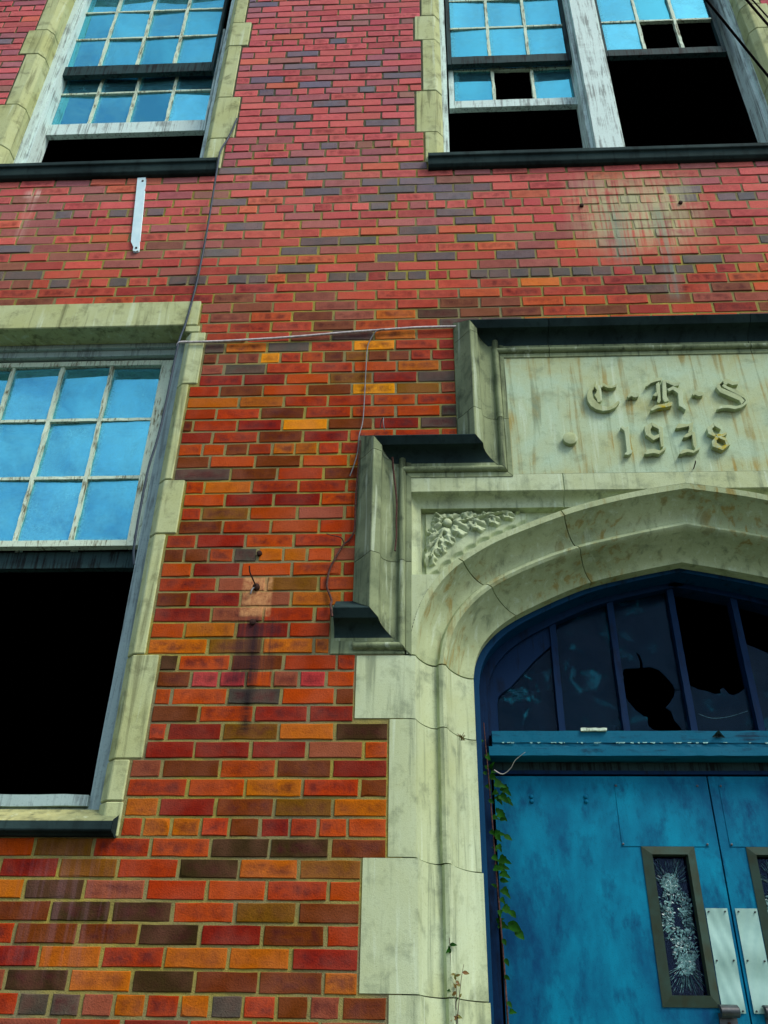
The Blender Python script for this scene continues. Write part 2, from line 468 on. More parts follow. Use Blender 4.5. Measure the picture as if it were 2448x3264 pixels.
# ---- quoin stones: (outer reach of face, z0, z1)
def quoin_run(W, side, spec, y_in=0.20):
    xi = W['x0'] if side < 0 else W['x1']
    for reach, z0, z1 in spec:
        xo = xi + side * reach
        ch = 0.036
        g_ = 0.0022
        poly = [(xo, 0.0), (xi, 0.0), (xi - side * ch, ch), (xi - side * ch, y_in), (xo, y_in)]
        if side > 0: poly = poly[::-1]
        o = MB().prism(poly, z0 + g_, z1 - g_, 'z').build('quoin_stone', m_quoin, SCHOOL, bevel=0.004)
        o.location.y = -R.uniform(0.001, 0.004)
        blocks.append((min(xo, xi) - 0.007, max(xo, xi) + 0.007, z0, z1))
lowspec = [(0.07, 2.552, 2.884), (0.030, 2.006, 2.552), (0.088, 1.73, 2.006), (0.044, 1.186, 1.73), (0.100, 0.778, 1.186), (0.056, 0.628, 0.778), (0.060, 0.505, 0.628)]
upspec_r = [(0.115, 6.205, 6.66), (0.072, 5.672, 6.205), (0.122, 5.398, 5.672), (0.082, 4.838, 5.398), (0.135, 4.43, 4.838), (0.088, 4.15, 4.43)]
upspec_l = [(0.120, 6.205, 6.66), (0.082, 5.672, 6.205), (0.126, 5.39, 5.672), (0.078, 4.838, 5.39), (0.120, 4.43, 4.838), (0.070, 4.15, 4.43)]
for Wd, sp in ((LOW, lowspec), (LOR, lowspec)):
    quoin_run(Wd, 1, sp); quoin_run(Wd, -1, sp)
for Wd in (UPL, UR2):
    quoin_run(Wd, 1, upspec_r); quoin_run(Wd, -1, upspec_l)
quoin_run(UPR, -1, upspec_l); quoin_run(UPR, 1, upspec_l)

# ---- lintels and sills
def lintel(W, z0, z1, ov, ch=0.0):
    x0, x1 = W['x0'] - ov, W['x1'] + ov
    o = MB().box(x0, x1, -0.004, 0.2, z0, z1).build('lintel_stone', m_quoin, SCHOOL, bevel=0.005)
    blocks.append((x0 - 0.006, x1 + 0.006, z0 - 0.005, z1))
lintel(LOW, 2.93, 3.098, 0.022); lintel(LOR, 2.93, 3.098, 0.022)
for W_, z in ((LOW, 2.90), (LOR, 2.90)):
    for sd in (-1, 1):
        xi = W_['x0'] if sd < 0 else W_['x1']
        xs = sorted((xi + sd * 0.036, xi - sd * 0.036))
        MB().box(xs[0], xs[1], -0.002, 0.2, 2.886, 2.928).build('quoin_stone', m_quoin, SCHOOL, bevel=0.004)
        blocks.append((xs[0] - .006, xs[1] + .006, 2.88, 2.935))
for Wd in (UPL, UPR, UR2): lintel(Wd, 6.662, 6.83, 0.12)

def sill(W, zt, zf, zb, xo0, xo1, mat):
    # weathered top, square nose, drip throat beneath; profile in (y, z) run along x
    prof = [(0.20, zt + 0.02), (0.075, zt), (-0.05, zf), (-0.055, zf - 0.034), (-0.042, zf - 0.04), (-0.036, zb + 0.012), (-0.02, zb), (0.20, zb)]
    n = len(prof)
    vs = [(xo0, y, z) for y, z in prof] + [(xo1, y, z) for y, z in prof]
    fs = [tuple(range(n)), tuple(range(2 * n - 1, n - 1, -1))] + [(i, (i + 1) % n, n + (i + 1) % n, n + i) for i in range(n)]
    o = MB().add(vs, fs).build('sill_stone', mat, SCHOOL, bevel=0.003)
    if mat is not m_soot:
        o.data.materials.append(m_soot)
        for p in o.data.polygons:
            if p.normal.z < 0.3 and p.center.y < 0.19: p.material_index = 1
    blocks.append((xo0 - 0.004, xo1 + 0.004, zb - 0.004, zt))
m_sill = mat_stone('half_sooty_sill', lin(168, 166, 112), lin(120, 128, 92), lin(50, 58, 46), 0.8, 0.6)
sill(LOW, 0.618, 0.552, 0.506, LOW['x0'] - 0.04, LOW['x1'] + 0.053, m_sill)
sill(LOR, 0.618, 0.552, 0.506, LOR['x0'] - 0.053, LOR['x1'] + 0.04, m_sill)
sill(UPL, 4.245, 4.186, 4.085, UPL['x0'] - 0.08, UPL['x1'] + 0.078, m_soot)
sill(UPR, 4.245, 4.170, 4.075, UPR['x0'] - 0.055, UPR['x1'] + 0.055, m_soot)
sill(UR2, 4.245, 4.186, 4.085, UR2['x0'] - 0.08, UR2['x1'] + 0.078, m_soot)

# ---- sash windows
PIT = 0.2525
def sash(win, x0, cols, zb, rows, pr, yg, mat_r, mat_m, missing=(), rail=0.05, top=0.045, stile=0.042, pitch=PIT, glass=True, shown=None):
    """x0: left edge of the glass; zb: bottom of the glass; yg: front of the sash"""
    x1, zt = x0 + cols * pitch, zb + rows * pr
    m = MB()
    m.wobbly(x0 - stile, x0, yg, yg + 0.036, zb - rail, zt + top, 14, .0008)
    m.wobbly(x1, x1 + stile, yg, yg + 0.036, zb - rail, zt + top, 14, .0008)
    m.wobbly(x0 + .002, x1 - .002, yg - .001, yg + 0.035, zb - rail, zb, 10, .0008)
    m.wobbly(x0 + .002, x1 - .002, yg - .001, yg + 0.035, zt, zt + top, 10, .0008)
    s_ = m.build('sash', mat_r, win)
    for c in range(1, cols):
        x = x0 + c * pitch
        MB().wobbly(x - 0.0095, x + 0.0095, yg + .004, yg + 0.032, zb + .001, zt - .001, 26, .0022).build('muntin', mat_m, win)
    for r in range(1, rows):
        z = zb + r * pr
        MB().wobbly(x0 + .001, x1 - .001, yg + .006, yg + 0.030, z - 0.008, z + 0.008, 30, .0012).build('muntin', mat_m, win)
    if glass:
        for c in range(cols):
            for r in range(rows):
                if (c, r) in missing: continue
                a = x0 + c * pitch; b = zb + r * pr
                t = R.uniform(-.005, .005); t2 = R.uniform(-.006, .006)
                vs = [(a + .004, yg + .018 + t, b + .004), (a + pitch - .004, yg + .018 - t, b + .004), (a + pitch - .004, yg + .018 + t2 - t, b + pr - .004), (a + .004, yg + .018 + t2 + t, b + pr - .004)]
                vs += [(x, y + .003, z) for x, y, z in vs]
                po = MB().add(vs, [(0, 1, 2, 3), (7, 6, 5, 4), (1, 0, 4, 5), (2, 1, 5, 6), (3, 2, 6, 7), (0, 3, 7, 4)]).build('pane', m_glass, win)
                ul = po.data.uv_layers.new(name='pane')
                for lp in po.data.loops: ul.data[lp.index].uv = ((0, 0), (1, 0), (1, 1), (0, 1))[lp.vertex_index % 4]

def frame(W, zs, zh, jl, jr, mat, mull=None):
    """jamb casings run from the stone to jl / jr; zs sill frame, zh head"""
    m = MB()
    xl, xr = W['x0'] + 0.034, W['x1'] - 0.034
    m.wobbly(xl, jl - .022, 0.105, 0.20, W['z0'] + .08, W['z1'] - .001, 18, .001)
    m.wobbly(jl - .022, jl, 0.128, 0.26, W['z0'] + .08, W['z1'] - .002, 18, .001)
    m.wobbly(jr + .022, xr, 0.105, 0.20, W['z0'] + .08, W['z1'] - .001, 18, .001)
    m.wobbly(jr, jr + .022, 0.128, 0.26, W['z0'] + .08, W['z1'] - .002, 18, .001)
    m.wobbly(jl, jr, 0.118, 0.26, zh + .035, W['z1'] - .001, 10, .001)
    m.wobbly(jl, jr, 0.138, 0.26, zh, zh + .034, 10, .001)
    m.wobbly(jl, jr, 0.112, 0.27, zs - 0.042, zs, 12, .0015)
    m.box(xl, xr, 0.135, 0.28, W['z0'] + .05, zs - 0.044)
    return m.build('window', mat, SCHOOL)

# lower left: upper sash with its lower sash pushed all the way up behind it
wl = frame(LOW, 0.682, 2.868, -1.652, -0.497, m_grey)
tag(wl, 'lower sash pushed up, black opening beneath twelve panes')
sash(wl, -1.58, 4, 1.803, 3, 0.3415, 0.165, m_sash, m_sash, rail=0.030, top=0.03, pitch=0.2535, stile=0.066)
sash(wl, -1.58, 4, 1.770, 3, 0.3415, 0.212, m_dark, m_sash, rail=0.082, top=0.03, pitch=0.2535, glass=False)
wr = frame(LOR, 0.682, 2.868, 4.173, 5.273, m_grey)
sash(wr, 4.22, 4, 1.803, 3, 0.3415, 0.165, m_sash, m_sash, rail=0.030, top=0.03, pitch=0.2535)
sash(wr, 4.22, 4, 0.76, 3, 0.3415, 0.212, m_dark, m_sash, rail=0.075, top=0.03, pitch=0.2535)
# upper left: lower sash raised about a third
wu = frame(UPL, 4.30, 6.58, -1.627, -0.573, m_white)
sash(wu, -1.655, 4, 5.51, 3, 0.342, 0.165, m_dark, m_sash, rail=0.10, top=0.03, pitch=0.2535, stile=.018)
sash(wu, -1.628, 4, 4.940, 3, 0.342, 0.212, m_white, m_sash, rail=0.108, top=0.03, pitch=0.2510, stile=.012)
wq = frame(UR2, 4.30, 6.58, 4.253, 5.307, m_white)
sash(wq, 4.28, 4, 5.51, 3, 0.342, 0.165, m_dark, m_sash, rail=0.10, top=0.03, pitch=0.25, stile=.028)
sash(wq, 4.28, 4, 4.45, 3, 0.342, 0.212, m_white, m_sash, rail=0.108, top=0.03, pitch=0.25, stile=.028)
# upper right: a pair with a broad mullion
wp = frame(UPR, 4.30, 6.58, 0.912, 2.768, m_white)
tag(wp, 'paired window with a broad peeling mullion and missing panes')
MB().wobbly(1.752, 1.905, 0.085, 0.27, 4.235, 6.65, 22, .0012).build('mullion', m_white, wp)
mu = MB()
for x in (1.726, 1.907): mu.wobbly(x, x + .024, 0.128, 0.26, 4.26, 6.60, 18, .001)
mu.build('parting_stop', m_white, wp)
sash(wp, 0.948, 3, 5.468, 3, 0.3515, 0.165, m_dark, m_sash, rail=0.082, top=0.03, pitch=0.2515, stile=.024)
sash(wp, 0.960, 3, 5.053, 3, 0.3515, 0.212, m_white, m_sash, rail=0.072, top=0.03, pitch=0.2535, stile=.032, missing={(1, 0)})
sash(wp, 1.960, 3, 5.486, 3, 0.3465, 0.165, m_dark, m_sash, rail=0.066, top=0.03, pitch=0.2435, stile=.024, missing={(1, 0), (2, 0)})

# ---- hollow rooms behind the openings, so the openings look into unlit space
def room(name, x0, x1, z0, z1, y0=0.30, y1=5.0):
    MB().add([(x0, y0, z0), (x1, y0, z0), (x1, y1, z0), (x0, y1, z0), (x0, y0, z1), (x1, y0, z1), (x1, y1, z1), (x0, y1, z1)],
             [(1, 2, 6, 5), (2, 3, 7, 6), (3, 0, 4, 7), (4, 5, 6, 7), (3, 2, 1, 0)]).build(name, m_room, SCHOOL)
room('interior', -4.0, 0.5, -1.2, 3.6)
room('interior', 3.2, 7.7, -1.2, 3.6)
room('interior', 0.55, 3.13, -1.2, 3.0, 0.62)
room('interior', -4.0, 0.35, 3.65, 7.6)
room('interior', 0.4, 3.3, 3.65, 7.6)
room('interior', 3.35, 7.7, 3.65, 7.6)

# ------------------------------------------------------------------ the limestone doorway
DOORWAY = MB()
DOORWAY.box(0.42, 0.66, 0.012, 0.2, 1.18, 2.2); DOORWAY.box(3.02, 3.26, 0.012, 0.2, 1.18, 2.2)
DOORWAY.box(0.93, 2.75, 0.014, 0.2, 2.0, 2.88)
surround = DOORWAY.build('door_surround', m_stone, SCHOOL)
tag(surround, 'limestone doorway with pointed arch and stepped drip mould')

# rails of the arch in x,z measured from the springing at the left to the apex
def crv(pts, n):
    # resampled Catmull-Rom through the points
    P = [Vector((a, b)) for a, b in pts]
    q = []
    for i in range(len(P) - 1):
        p0 = P[i - 1] if i else P[0] * 2 - P[1]
        p3 = P[i + 2] if i + 2 < len(P) else P[-1] * 2 - P[-2]
        p1, p2 = P[i], P[i + 1]
        for k in range(24):
            t = k / 24
            q.append(0.5 * ((2 * p1) + (p2 - p0) * t + (2 * p0 - 5 * p1 + 4 * p2 - p3) * t * t + (3 * p1 - p0 - 3 * p2 + p3) * t ** 3))
    q.append(P[-1])
    L = [0]
    for a, b in zip(q, q[1:]): L.append(L[-1] + (b - a).length)
    out, j = [], 0
    for i in range(n + 1):
        d = L[-1] * i / n
        while j < len(L) - 2 and L[j + 1] < d: j += 1
        t = (d - L[j]) / max(L[j + 1] - L[j], 1e-9)
        out.append(q[j].lerp(q[j + 1], min(max(t, 0), 1)))
    return out
NA = 48
RAIL_B = crv([(0.700, 1.180), (0.716, 1.300), (0.762, 1.428), (0.843, 1.540), (0.945, 1.622), (1.075, 1.698), (1.337, 1.808), (1.55, 1.872), (1.70, 1.905), (AX, 1.930)], NA)
RAIL_F = crv([(0.790, 1.180), (0.818, 1.310), (0.886, 1.430), (1.002, 1.540), (1.187, 1.637), (1.374, 1.707), (1.62, 1.770), (AX, 1.818)], NA)
RAIL_I = crv([(0.930, 1.180), (0.943, 1.260), (0.980, 1.338), (1.060, 1.421), (1.19, 1.500), (1.417, 1.604), (1.64, 1.664), (AX, 1.707)], NA)
def section(B, F, I):
    pts = []
    d = (F - B)
    nrm = d.normalized()
    o = B - nrm * 0.024
    pts.append((o.x, 0.0, o.y))
    pts.append((B.x, 0.004, B.y))
    for k in range(1, 12):                       # hollow
        t = k / 12
        p = B.lerp(F, t * 0.97)
        y = 0.004 + 0.108 * math.sin(min(1.0, t * 1.12) * math.pi / 2) ** 0.8
        pts.append((p.x, y, p.y))
    pts.append((F.x, 0.094, F.y))                # raised fillet
    fm = F.lerp(I, 0.10); pts.append((fm.x, 0.090, fm.y))
    f2 = F.lerp(I, 0.19)
    pts.append((f2.x, 0.098, f2.y))
    for k in range(1, 11):
        p = f2.lerp(I, k / 11)
        y = 0.098 + 0.142 * math.sin(k / 11 * math.pi / 2) ** 0.75
        pts.append((p.x, y, p.y))
    pts.append((I.x, 0.240, I.y))
    pts.append((I.x, 0.330, I.y))
    return pts
def mirror(vs): return [(2 * AX - x, y, z) for x, y, z in vs]
def sweep(secs, mat, parent, name, flip=False, smooth=38, closed_back=True):
    m = MB()
    n = len(secs[0])
    rings = [list(s_) + [(s_[-1][0], 0.36, s_[-1][2]), (s_[0][0], 0.36, s_[0][2])] for s_ in secs] if closed_back else secs
    n = len(rings[0])
    vs = [p for r in rings for p in r]
    if flip: vs = mirror(vs)
    fs = [tuple(range(n)), tuple(range(len(vs) - 1, len(vs) - n - 1, -1))]
    for i in range(len(rings) - 1):
        for k in range(n):
            a, b = i * n + k, i * n + (k + 1) % n
            fs.append((a, b, b + n, a + n))
    return m.add(vs, fs).build(name, mat, parent, smooth=smooth)
ASEC = [section(RAIL_B[i], RAIL_F[i], RAIL_I[i]) for i in range(NA + 1)]
def lerp_sec(a, b, t): return [tuple(p + (q - p) * t for p, q in zip(u_, v_)) for u_, v_ in zip(a, b)]
def arch_at(t):
    t = min(max(t, 0), 1) * NA
    i = min(int(t), NA - 1)
    return lerp_sec(ASEC[i], ASEC[i + 1], t - i)
for a, b in ((0.0, 0.315), (0.315, 0.638), (0.638, 1.0)):
    g_ = 0.0016
    ts = [a + g_] + [i / NA for i in range(NA + 1) if a + g_ < i / NA < b - g_] + [b - (g_ if b < 1 else 0)]
    secs = [arch_at(t) for t in ts]
    if b < 1:
        sweep(secs, m_arch, surround, 'arch_stone'); sweep(secs, m_arch, surround, 'arch_stone', True)
    else:
        full = secs + [mirror(s_) for s_ in secs[::-1][1:]]
        sweep(full, m_arch, surround, 'arch_stone')

# jamb stones, long and short in turn; (left edge, z0, z1)
JB = section(Vector((0.700, 0)), Vector((0.790, 0)), Vector((0.930, 0)))
def jamb_block(xl, z0, z1):
    poly = [(xl, 0.0), (0.676, 0.0)] + [(p[0] + 0.012 * max(0, 1 - z1), p[1]) for p in JB[1:]]
    poly += [(poly[-1][0], 0.36), (xl, 0.36)]
    for fl in (False, True):
        pl = [(2 * AX - x, y) for x, y in poly][::-1] if fl else poly
        MB().prism(pl, z0 + .002, z1 - .002, 'z').build('jamb_stone', m_stone, surround, smooth=32)
    blocks.append((xl - .005, 2 * AX - xl + .005, z0, z1))
for xl, z0, z1 in ((0.478, 0.928, 1.178), (0.606, 0.446, 0.928), (0.522, 0.040, 0.446), (0.614, -0.44, 0.040), (0.522, -0.85, -0.44), (0.614, -1.30, -0.85)):
    jamb_block(xl, z0, z1)
blocks.append((0.462, 2 * AX - 0.462, 1.178, 1.40))
blocks.append((0.372, 2 * AX - 0.372, 1.185, 1.40))
blocks.append((0.462, 2 * AX - 0.462, 1.40, 2.225))
blocks.append((0.892, 2 * AX - 0.892, 2.2, 2.90))

# ---- spandrel slabs: carved leaf relief in a sunk triangle, as a fine height field
FL = (0.837, 1.802)
leaves = []                                  # (base x, base z, tip x, tip z, width, lift)
def leaf(bx, bz, tx, tz, w, h): leaves.append((bx, bz, tx, tz, w, h))
for tx, tz, w in ((0.757, 1.812, .040), (0.766, 1.856, .030), (0.838, 1.866, .044), (0.772, 1.752, .046), (0.872, 1.722, .058), (0.905, 1.850, .046), (0.940, 1.752, .058)):
    leaf(FL[0], FL[1], FL[0] + (tx - FL[0]) * .82, FL[1] + (tz - FL[1]) * .82, w * 1.05, .036)
for bx, bz, tx, tz, w in ((0.900, 1.812, 0.955, 1.868, .036), (0.915, 1.812, 1.000, 1.782, .046), (0.985, 1.832, 1.020, 1.874, .032), (0.990, 1.830, 1.064, 1.808, .038),
                          (1.045, 1.845, 1.080, 1.878, .026), (1.050, 1.844, 1.124, 1.835, .030), (1.10, 1.858, 1.180, 1.872, .018), (1.13, 1.862, 1.215, 1.872, .012), (0.945, 1.822, 0.905, 1.868, .034), (0.955, 1.818, 0.93, 1.772, .034), (1.02, 1.838, 1.028, 1.792, .026), (1.02, 1.845, 0.985, 1.868, .026), (1.075, 1.852, 1.092, 1.822, .022), (0.80, 1.735, 0.752, 1.775, .030), (0.81, 1.735, 0.868, 1.712, .034), (0.785, 1.70, 0.825, 1.668, .026),
                          (0.812, 1.755, 0.760, 1.712, .036), (0.815, 1.750, 0.838, 1.690, .044), (0.792, 1.715, 0.752, 1.668, .034), (0.794, 1.712, 0.806, 1.650, .040),
                          (0.772, 1.672, 0.752, 1.600, .040), (0.77, 1.66, 0.742, 1.64, .024)):
    leaf(bx, bz, tx, tz, w * 1.15, .034)
stems = [((0.837, 1.802), (0.92, 1.815)), ((0.92, 1.815), (1.00, 1.840)), ((1.00, 1.840), (1.16, 1.868)), ((0.837, 1.802), (0.80, 1.73)), ((0.80, 1.73), (0.765, 1.64)), ((0.837, 1.802), (0.79, 1.85))]
def seg_d(px, pz, a, b):
    ax, az, bx, bz = a[0], a[1], b[0], b[1]
    t = ((px - ax) * (bx - ax) + (pz - az) * (bz - az)) / ((bx - ax) ** 2 + (bz - az) ** 2)
    t = min(max(t, 0), 1)
    return math.hypot(px - ax - t * (bx - ax), pz - az - t * (bz - az))
def relief(x, z):
    h = 0.0
    if 0.745 < x < 1.17 and z < 1.872:
        h = 0.012 * min(1, max(0, (min((Vector((x, z)) - p).length for p in OUTER[::2]) - 0.045) / 0.012))
    for bx, bz, tx, tz, w, up in leaves:
        L = math.hypot(tx - bx, tz - bz)
        ux, uz = (tx - bx) / L, (tz - bz) / L
        s_ = ((x - bx) * ux + (z - bz) * uz) / L
        if s_ < 0.03 or s_ > 1.03: continue
        q = -(x - bx) * uz + (z - bz) * ux
        hw = w * 0.66 * math.sin(math.pi * min(1, max(0, s_ * 0.97)) ** 1.4) ** 0.6 * (1 + 0.20 * math.cos(s_ * 15))
        if hw <= 1e-4: continue
        e = abs(q) / hw
        if e >= 1: continue
        dome = (1 - e ** 8) * (0.55 + 0.45 * math.sin(e * math.pi * 0.8))
        vein = 0.0035 * math.exp(-(q / .0022) ** 2) + 0.0018 * math.sin((q / w * 5.5) * math.pi)
        h = max(h, up * dome * (0.55 + 0.45 * math.sin(min(1, s_) * math.pi)) - vein)
    for a, b in stems:
        d = seg_d(x, z, a, b)
        if d < 0.006: h = max(h, 0.030 * math.sqrt(1 - (d / 0.006) ** 2) + .008)
    r = math.hypot(x - FL[0], z - FL[1])
    if r < 0.026: h = 0.016
    if r < 0.019: h = 0.030 + 0.014 * math.sqrt(1 - (r / 0.019) ** 2)
    return h
OUTER = [Vector((s_[0][0], s_[0][2])) for s_ in ASEC]
def arch_z(x):
    # height of the outer arris above x
    if x <= OUTER[0].x: return OUTER[0].y
    for a, b in zip(OUTER, OUTER[1:]):
        if a.x <= x <= b.x: return a.y + (b.y - a.y) * (x - a.x) / max(b.x - a.x, 1e-9)
    return OUTER[-1].y
def sp_depth(x, z):
    # signed: y of the stone face
    dl, dt = x - 0.677, 1.925 - z
    da = min((Vector((x, z)) - p).length for p in OUTER[::2]) if z < 1.93 else 1
    if dl <= 0 or dt <= 0 or z < 1.528: return 0.0
    d = min(dl, dt)
    if d < 0.046: y = 0.046 * (1 - (1 - d / 0.046) ** 2.6)
    else:
        d2 = min(x - 0.727, 1.868 - z)
        y = 0.046 if d2 < 0 else 0.082
        if d2 >= 0.010:
            edge = min(1, max(0, (da - 0.020) / 0.006))
            y -= relief(x, z) * edge if da > 0.020 else 0
    return y
def spandrel(flip):
    m = MB()
    st = 0.0036
    nx, nz = int((AX - 0.667) / st), int((2.010 - 1.182) / st)
    idx = {}
    sx, sz = (AX - 0.667) / nx, (2.010 - 1.182) / nz
    colz = [max(arch_z(0.667 + i * sx), 1.182) if 0.667 + i * sx > OUTER[0].x else 1.182 for i in range(nx + 1)]
    colz = [arch_z(0.667 + i * sx) if 0.667 + i * sx > 0.676 else 1.182 for i in range(nx + 1)]
    for i in range(nx + 1):
        for j in range(nz + 1):
            x, z = 0.667 + i * sx, 1.182 + j * sz
            lo = colz[i]
            if z < lo - sz: continue
            z = max(z, lo)
            groove = 0.0
            if abs(x - 1.331) < 0.0019 and z > 1.85: groove = 0.006
            if abs(z - 1.536) < 0.0019 and x < 0.69: groove = 0.006
            idx[(i, j)] = len(m.v)
            y = sp_depth(x, z) + groove - 0.0005
            m.v.append((2 * AX - x if flip else x, y, z))
    for i in range(nx):
        for j in range(nz):
            q = [(i, j), (i + 1, j), (i + 1, j + 1), (i, j + 1)]
            if all(k in idx for k in q): m.f.append(tuple(idx[k] for k in q))
            else:
                r = [idx[k] for k in q if k in idx]
                if len(r) == 3: m.f.append(tuple(r))
    o = m.build('spandrel', m_stone, surround, smooth=50)
    return o
tag(spandrel(False), 'spandrel carved with a five petalled flower and leaves')
spandrel(True)

# ---- name panel and its raised letters
MB().box(1.118, 2 * AX - 1.118, 0.001, 0.1, 2.012, 2.70).build('name_panel', m_panel, surround)
LT = {'C':[[(1.527,2.511),(1.505,2.485),(1.484,2.454),(1.474,2.422),(1.475,2.39),(1.486,2.363),(1.507,2.343),(1.535,2.332),(1.567,2.336),(1.596,2.353),(1.616,2.383),(1.61,2.39),(1.589,2.368),(1.562,2.355),(1.537,2.362),(1.518,2.379),(1.502,2.411),(1.501,2.446),(1.511,2.471)],[(1.513,2.474),(1.533,2.482),(1.542,2.477),(1.542,2.438),(1.539,2.394),(1.529,2.383),(1.517,2.379),(1.517,2.397),(1.508,2.425),(1.518,2.437),(1.523,2.453)],[(1.54,2.479),(1.558,2.493),(1.574,2.478),(1.596,2.476),(1.618,2.489),(1.612,2.47),(1.591,2.462),(1.57,2.464),(1.555,2.475),(1.544,2.466)]],'H':[[(1.743,2.473),(1.757,2.491),(1.781,2.505),(1.796,2.521),(1.826,2.521),(1.817,2.504),(1.791,2.497),(1.767,2.487),(1.747,2.47)],[(1.79,2.483),(1.806,2.496),(1.806,2.472),(1.797,2.386),(1.788,2.371),(1.779,2.377),(1.787,2.404),(1.785,2.431)],[(1.821,2.504),(1.838,2.505),(1.827,2.41),(1.832,2.383),(1.812,2.374),(1.806,2.395)],[(1.837,2.505),(1.852,2.502),(1.867,2.487),(1.899,2.489),(1.89,2.469),(1.87,2.465),(1.848,2.48),(1.836,2.488)],[(1.743,2.332),(1.768,2.358),(1.803,2.364),(1.847,2.375),(1.839,2.352),(1.81,2.344),(1.778,2.341),(1.75,2.326)],[(1.834,2.449),(1.863,2.465),(1.894,2.446),(1.901,2.436),(1.892,2.366),(1.903,2.341),(1.895,2.326),(1.882,2.343),(1.87,2.35),(1.877,2.422),(1.859,2.444),(1.839,2.434)],[(1.764,2.41),(1.78,2.431),(1.785,2.427),(1.781,2.407)]],'S':[[(2.089,2.496),(2.104,2.507),(2.121,2.503),(2.134,2.489),(2.163,2.492),(2.152,2.472),(2.126,2.468),(2.109,2.48),(2.1,2.47),(2.09,2.479)],[(2.089,2.493),(2.071,2.472),(2.075,2.453),(2.148,2.407),(2.163,2.377),(2.144,2.355),(2.139,2.378),(2.063,2.428),(2.051,2.458),(2.066,2.479)],[(2.091,2.476),(2.104,2.46),(2.157,2.426),(2.178,2.398),(2.179,2.377),(2.169,2.359),(2.14,2.337),(2.11,2.328),(2.081,2.336),(2.051,2.334),(2.035,2.327),(2.033,2.334),(2.053,2.35),(2.085,2.355),(2.12,2.346),(2.15,2.357),(2.167,2.377),(2.162,2.391),(2.087,2.453),(2.08,2.465)]],'h1':[[(1.653,2.414),(1.673,2.439),(1.69,2.435),(1.711,2.431),(1.702,2.411),(1.685,2.406),(1.67,2.415),(1.657,2.404)]],'h2':[[(1.941,2.422),(1.96,2.443),(1.974,2.434),(1.995,2.429),(1.985,2.41),(1.967,2.407),(1.952,2.417),(1.943,2.411)]],'1':[[(1.601,2.238),(1.61,2.248),(1.621,2.237),(1.636,2.245),(1.635,2.214),(1.629,2.12),(1.637,2.11),(1.63,2.097),(1.614,2.088),(1.598,2.092),(1.611,2.108),(1.615,2.187),(1.615,2.219)]],'9':[[(1.705,2.242),(1.739,2.263),(1.74,2.243),(1.729,2.225),(1.728,2.2),(1.705,2.192),(1.703,2.219)],[(1.705,2.195),(1.728,2.202),(1.738,2.189),(1.763,2.199),(1.762,2.182),(1.733,2.165)],[(1.738,2.263),(1.757,2.252),(1.783,2.234),(1.77,2.13),(1.759,2.126),(1.763,2.225),(1.738,2.243)],[(1.683,2.092),(1.702,2.114),(1.731,2.117),(1.751,2.108),(1.782,2.128),(1.776,2.114),(1.745,2.088),(1.723,2.095),(1.691,2.089)]],'3':[[(1.837,2.23),(1.855,2.257),(1.891,2.25),(1.921,2.264),(1.915,2.247),(1.897,2.239),(1.848,2.228)],[(1.897,2.249),(1.918,2.261),(1.906,2.214),(1.885,2.202),(1.895,2.225)],[(1.86,2.176),(1.874,2.194),(1.903,2.212),(1.915,2.201),(1.902,2.191),(1.879,2.178)],[(1.902,2.208),(1.915,2.205),(1.911,2.135),(1.9,2.114),(1.896,2.135)],[(1.828,2.087),(1.847,2.11),(1.873,2.113),(1.895,2.105),(1.926,2.125),(1.919,2.111),(1.89,2.092),(1.865,2.097),(1.838,2.087)]],'8':[[(1.97,2.226),(2.004,2.255),(2.006,2.237),(1.992,2.223),(1.996,2.201),(2.006,2.192),(1.998,2.178),(1.972,2.196)],[(2.003,2.255),(2.033,2.233),(2.029,2.217),(2.005,2.239)],[(2.001,2.193),(2.018,2.194),(2.026,2.19),(2.052,2.205),(2.051,2.192),(2.03,2.178),(2.009,2.177)],[(1.977,2.152),(2.004,2.185),(2.011,2.171),(1.999,2.158),(1.997,2.141),(1.976,2.123)],[(2.003,2.184),(2.039,2.172),(2.052,2.132),(2.034,2.133),(2.033,2.155),(2.008,2.173)],[(2.053,2.134),(2.014,2.103),(1.976,2.125),(1.998,2.143),(2.015,2.125),(2.034,2.134)]]}
def letter(name, polys, depth=0.021):
    m = MB()
    for i, pl in enumerate(polys):
        m.prism(pl, 0.004, -depth - 0.0009 * i)
    m.build(name, m_letter, surround, bevel=0.0012)
for k_, nm in (('C', 'letter'), ('h1', 'hyphen'), ('H', 'letter'), ('h2', 'hyphen'), ('S', 'letter'), ('1', 'numeral'), ('9', 'numeral'), ('3', 'numeral'), ('8', 'numeral')):
    letter(nm, LT[k_])
MB().disc(1.378, 2.184, 0.031, -0.022, 0.003, 26, 0.004).build('boss', m_letter, surround, smooth=40)

# ---- stepped drip mould: one profile carried along the stepped line, mitred at the corners
PROF = [(0.0, -0.02), (0.0, 0.004), (0.028, 0.036), (0.070, 0.094), (0.074, 0.095), (0.106, 0.074), (0.108, 0.060)]
PROF += [(0.108 + 0.062 * (1 - math.cos(a)), 0.060 - 0.058 * math.sin(a)) for a in [i / 8 * math.pi / 2 for i in range(1, 9)]]
PROF += [(0.178, 0.002)] + [(0.193 - 0.015 * math.cos(a), 0.002 + 0.021 * math.sin(a)) for a in [i / 8 * math.pi for i in range(1, 8)]]
PROF += [(0.208, 0.002), (0.210, 0.005), (0.231, 0.004), (0.232, -0.02)]
PATH = [(0.387, 1.406), (0.455, 1.406), (0.455, 2.229), (0.890, 2.229), (0.890, 2.906), (2 * AX - 0.890, 2.906), (2 * AX - 0.890, 2.229), (2 * AX - 0.455, 2.229), (2 * AX - 0.455, 1.406), (2 * AX - 0.387, 1.406)]
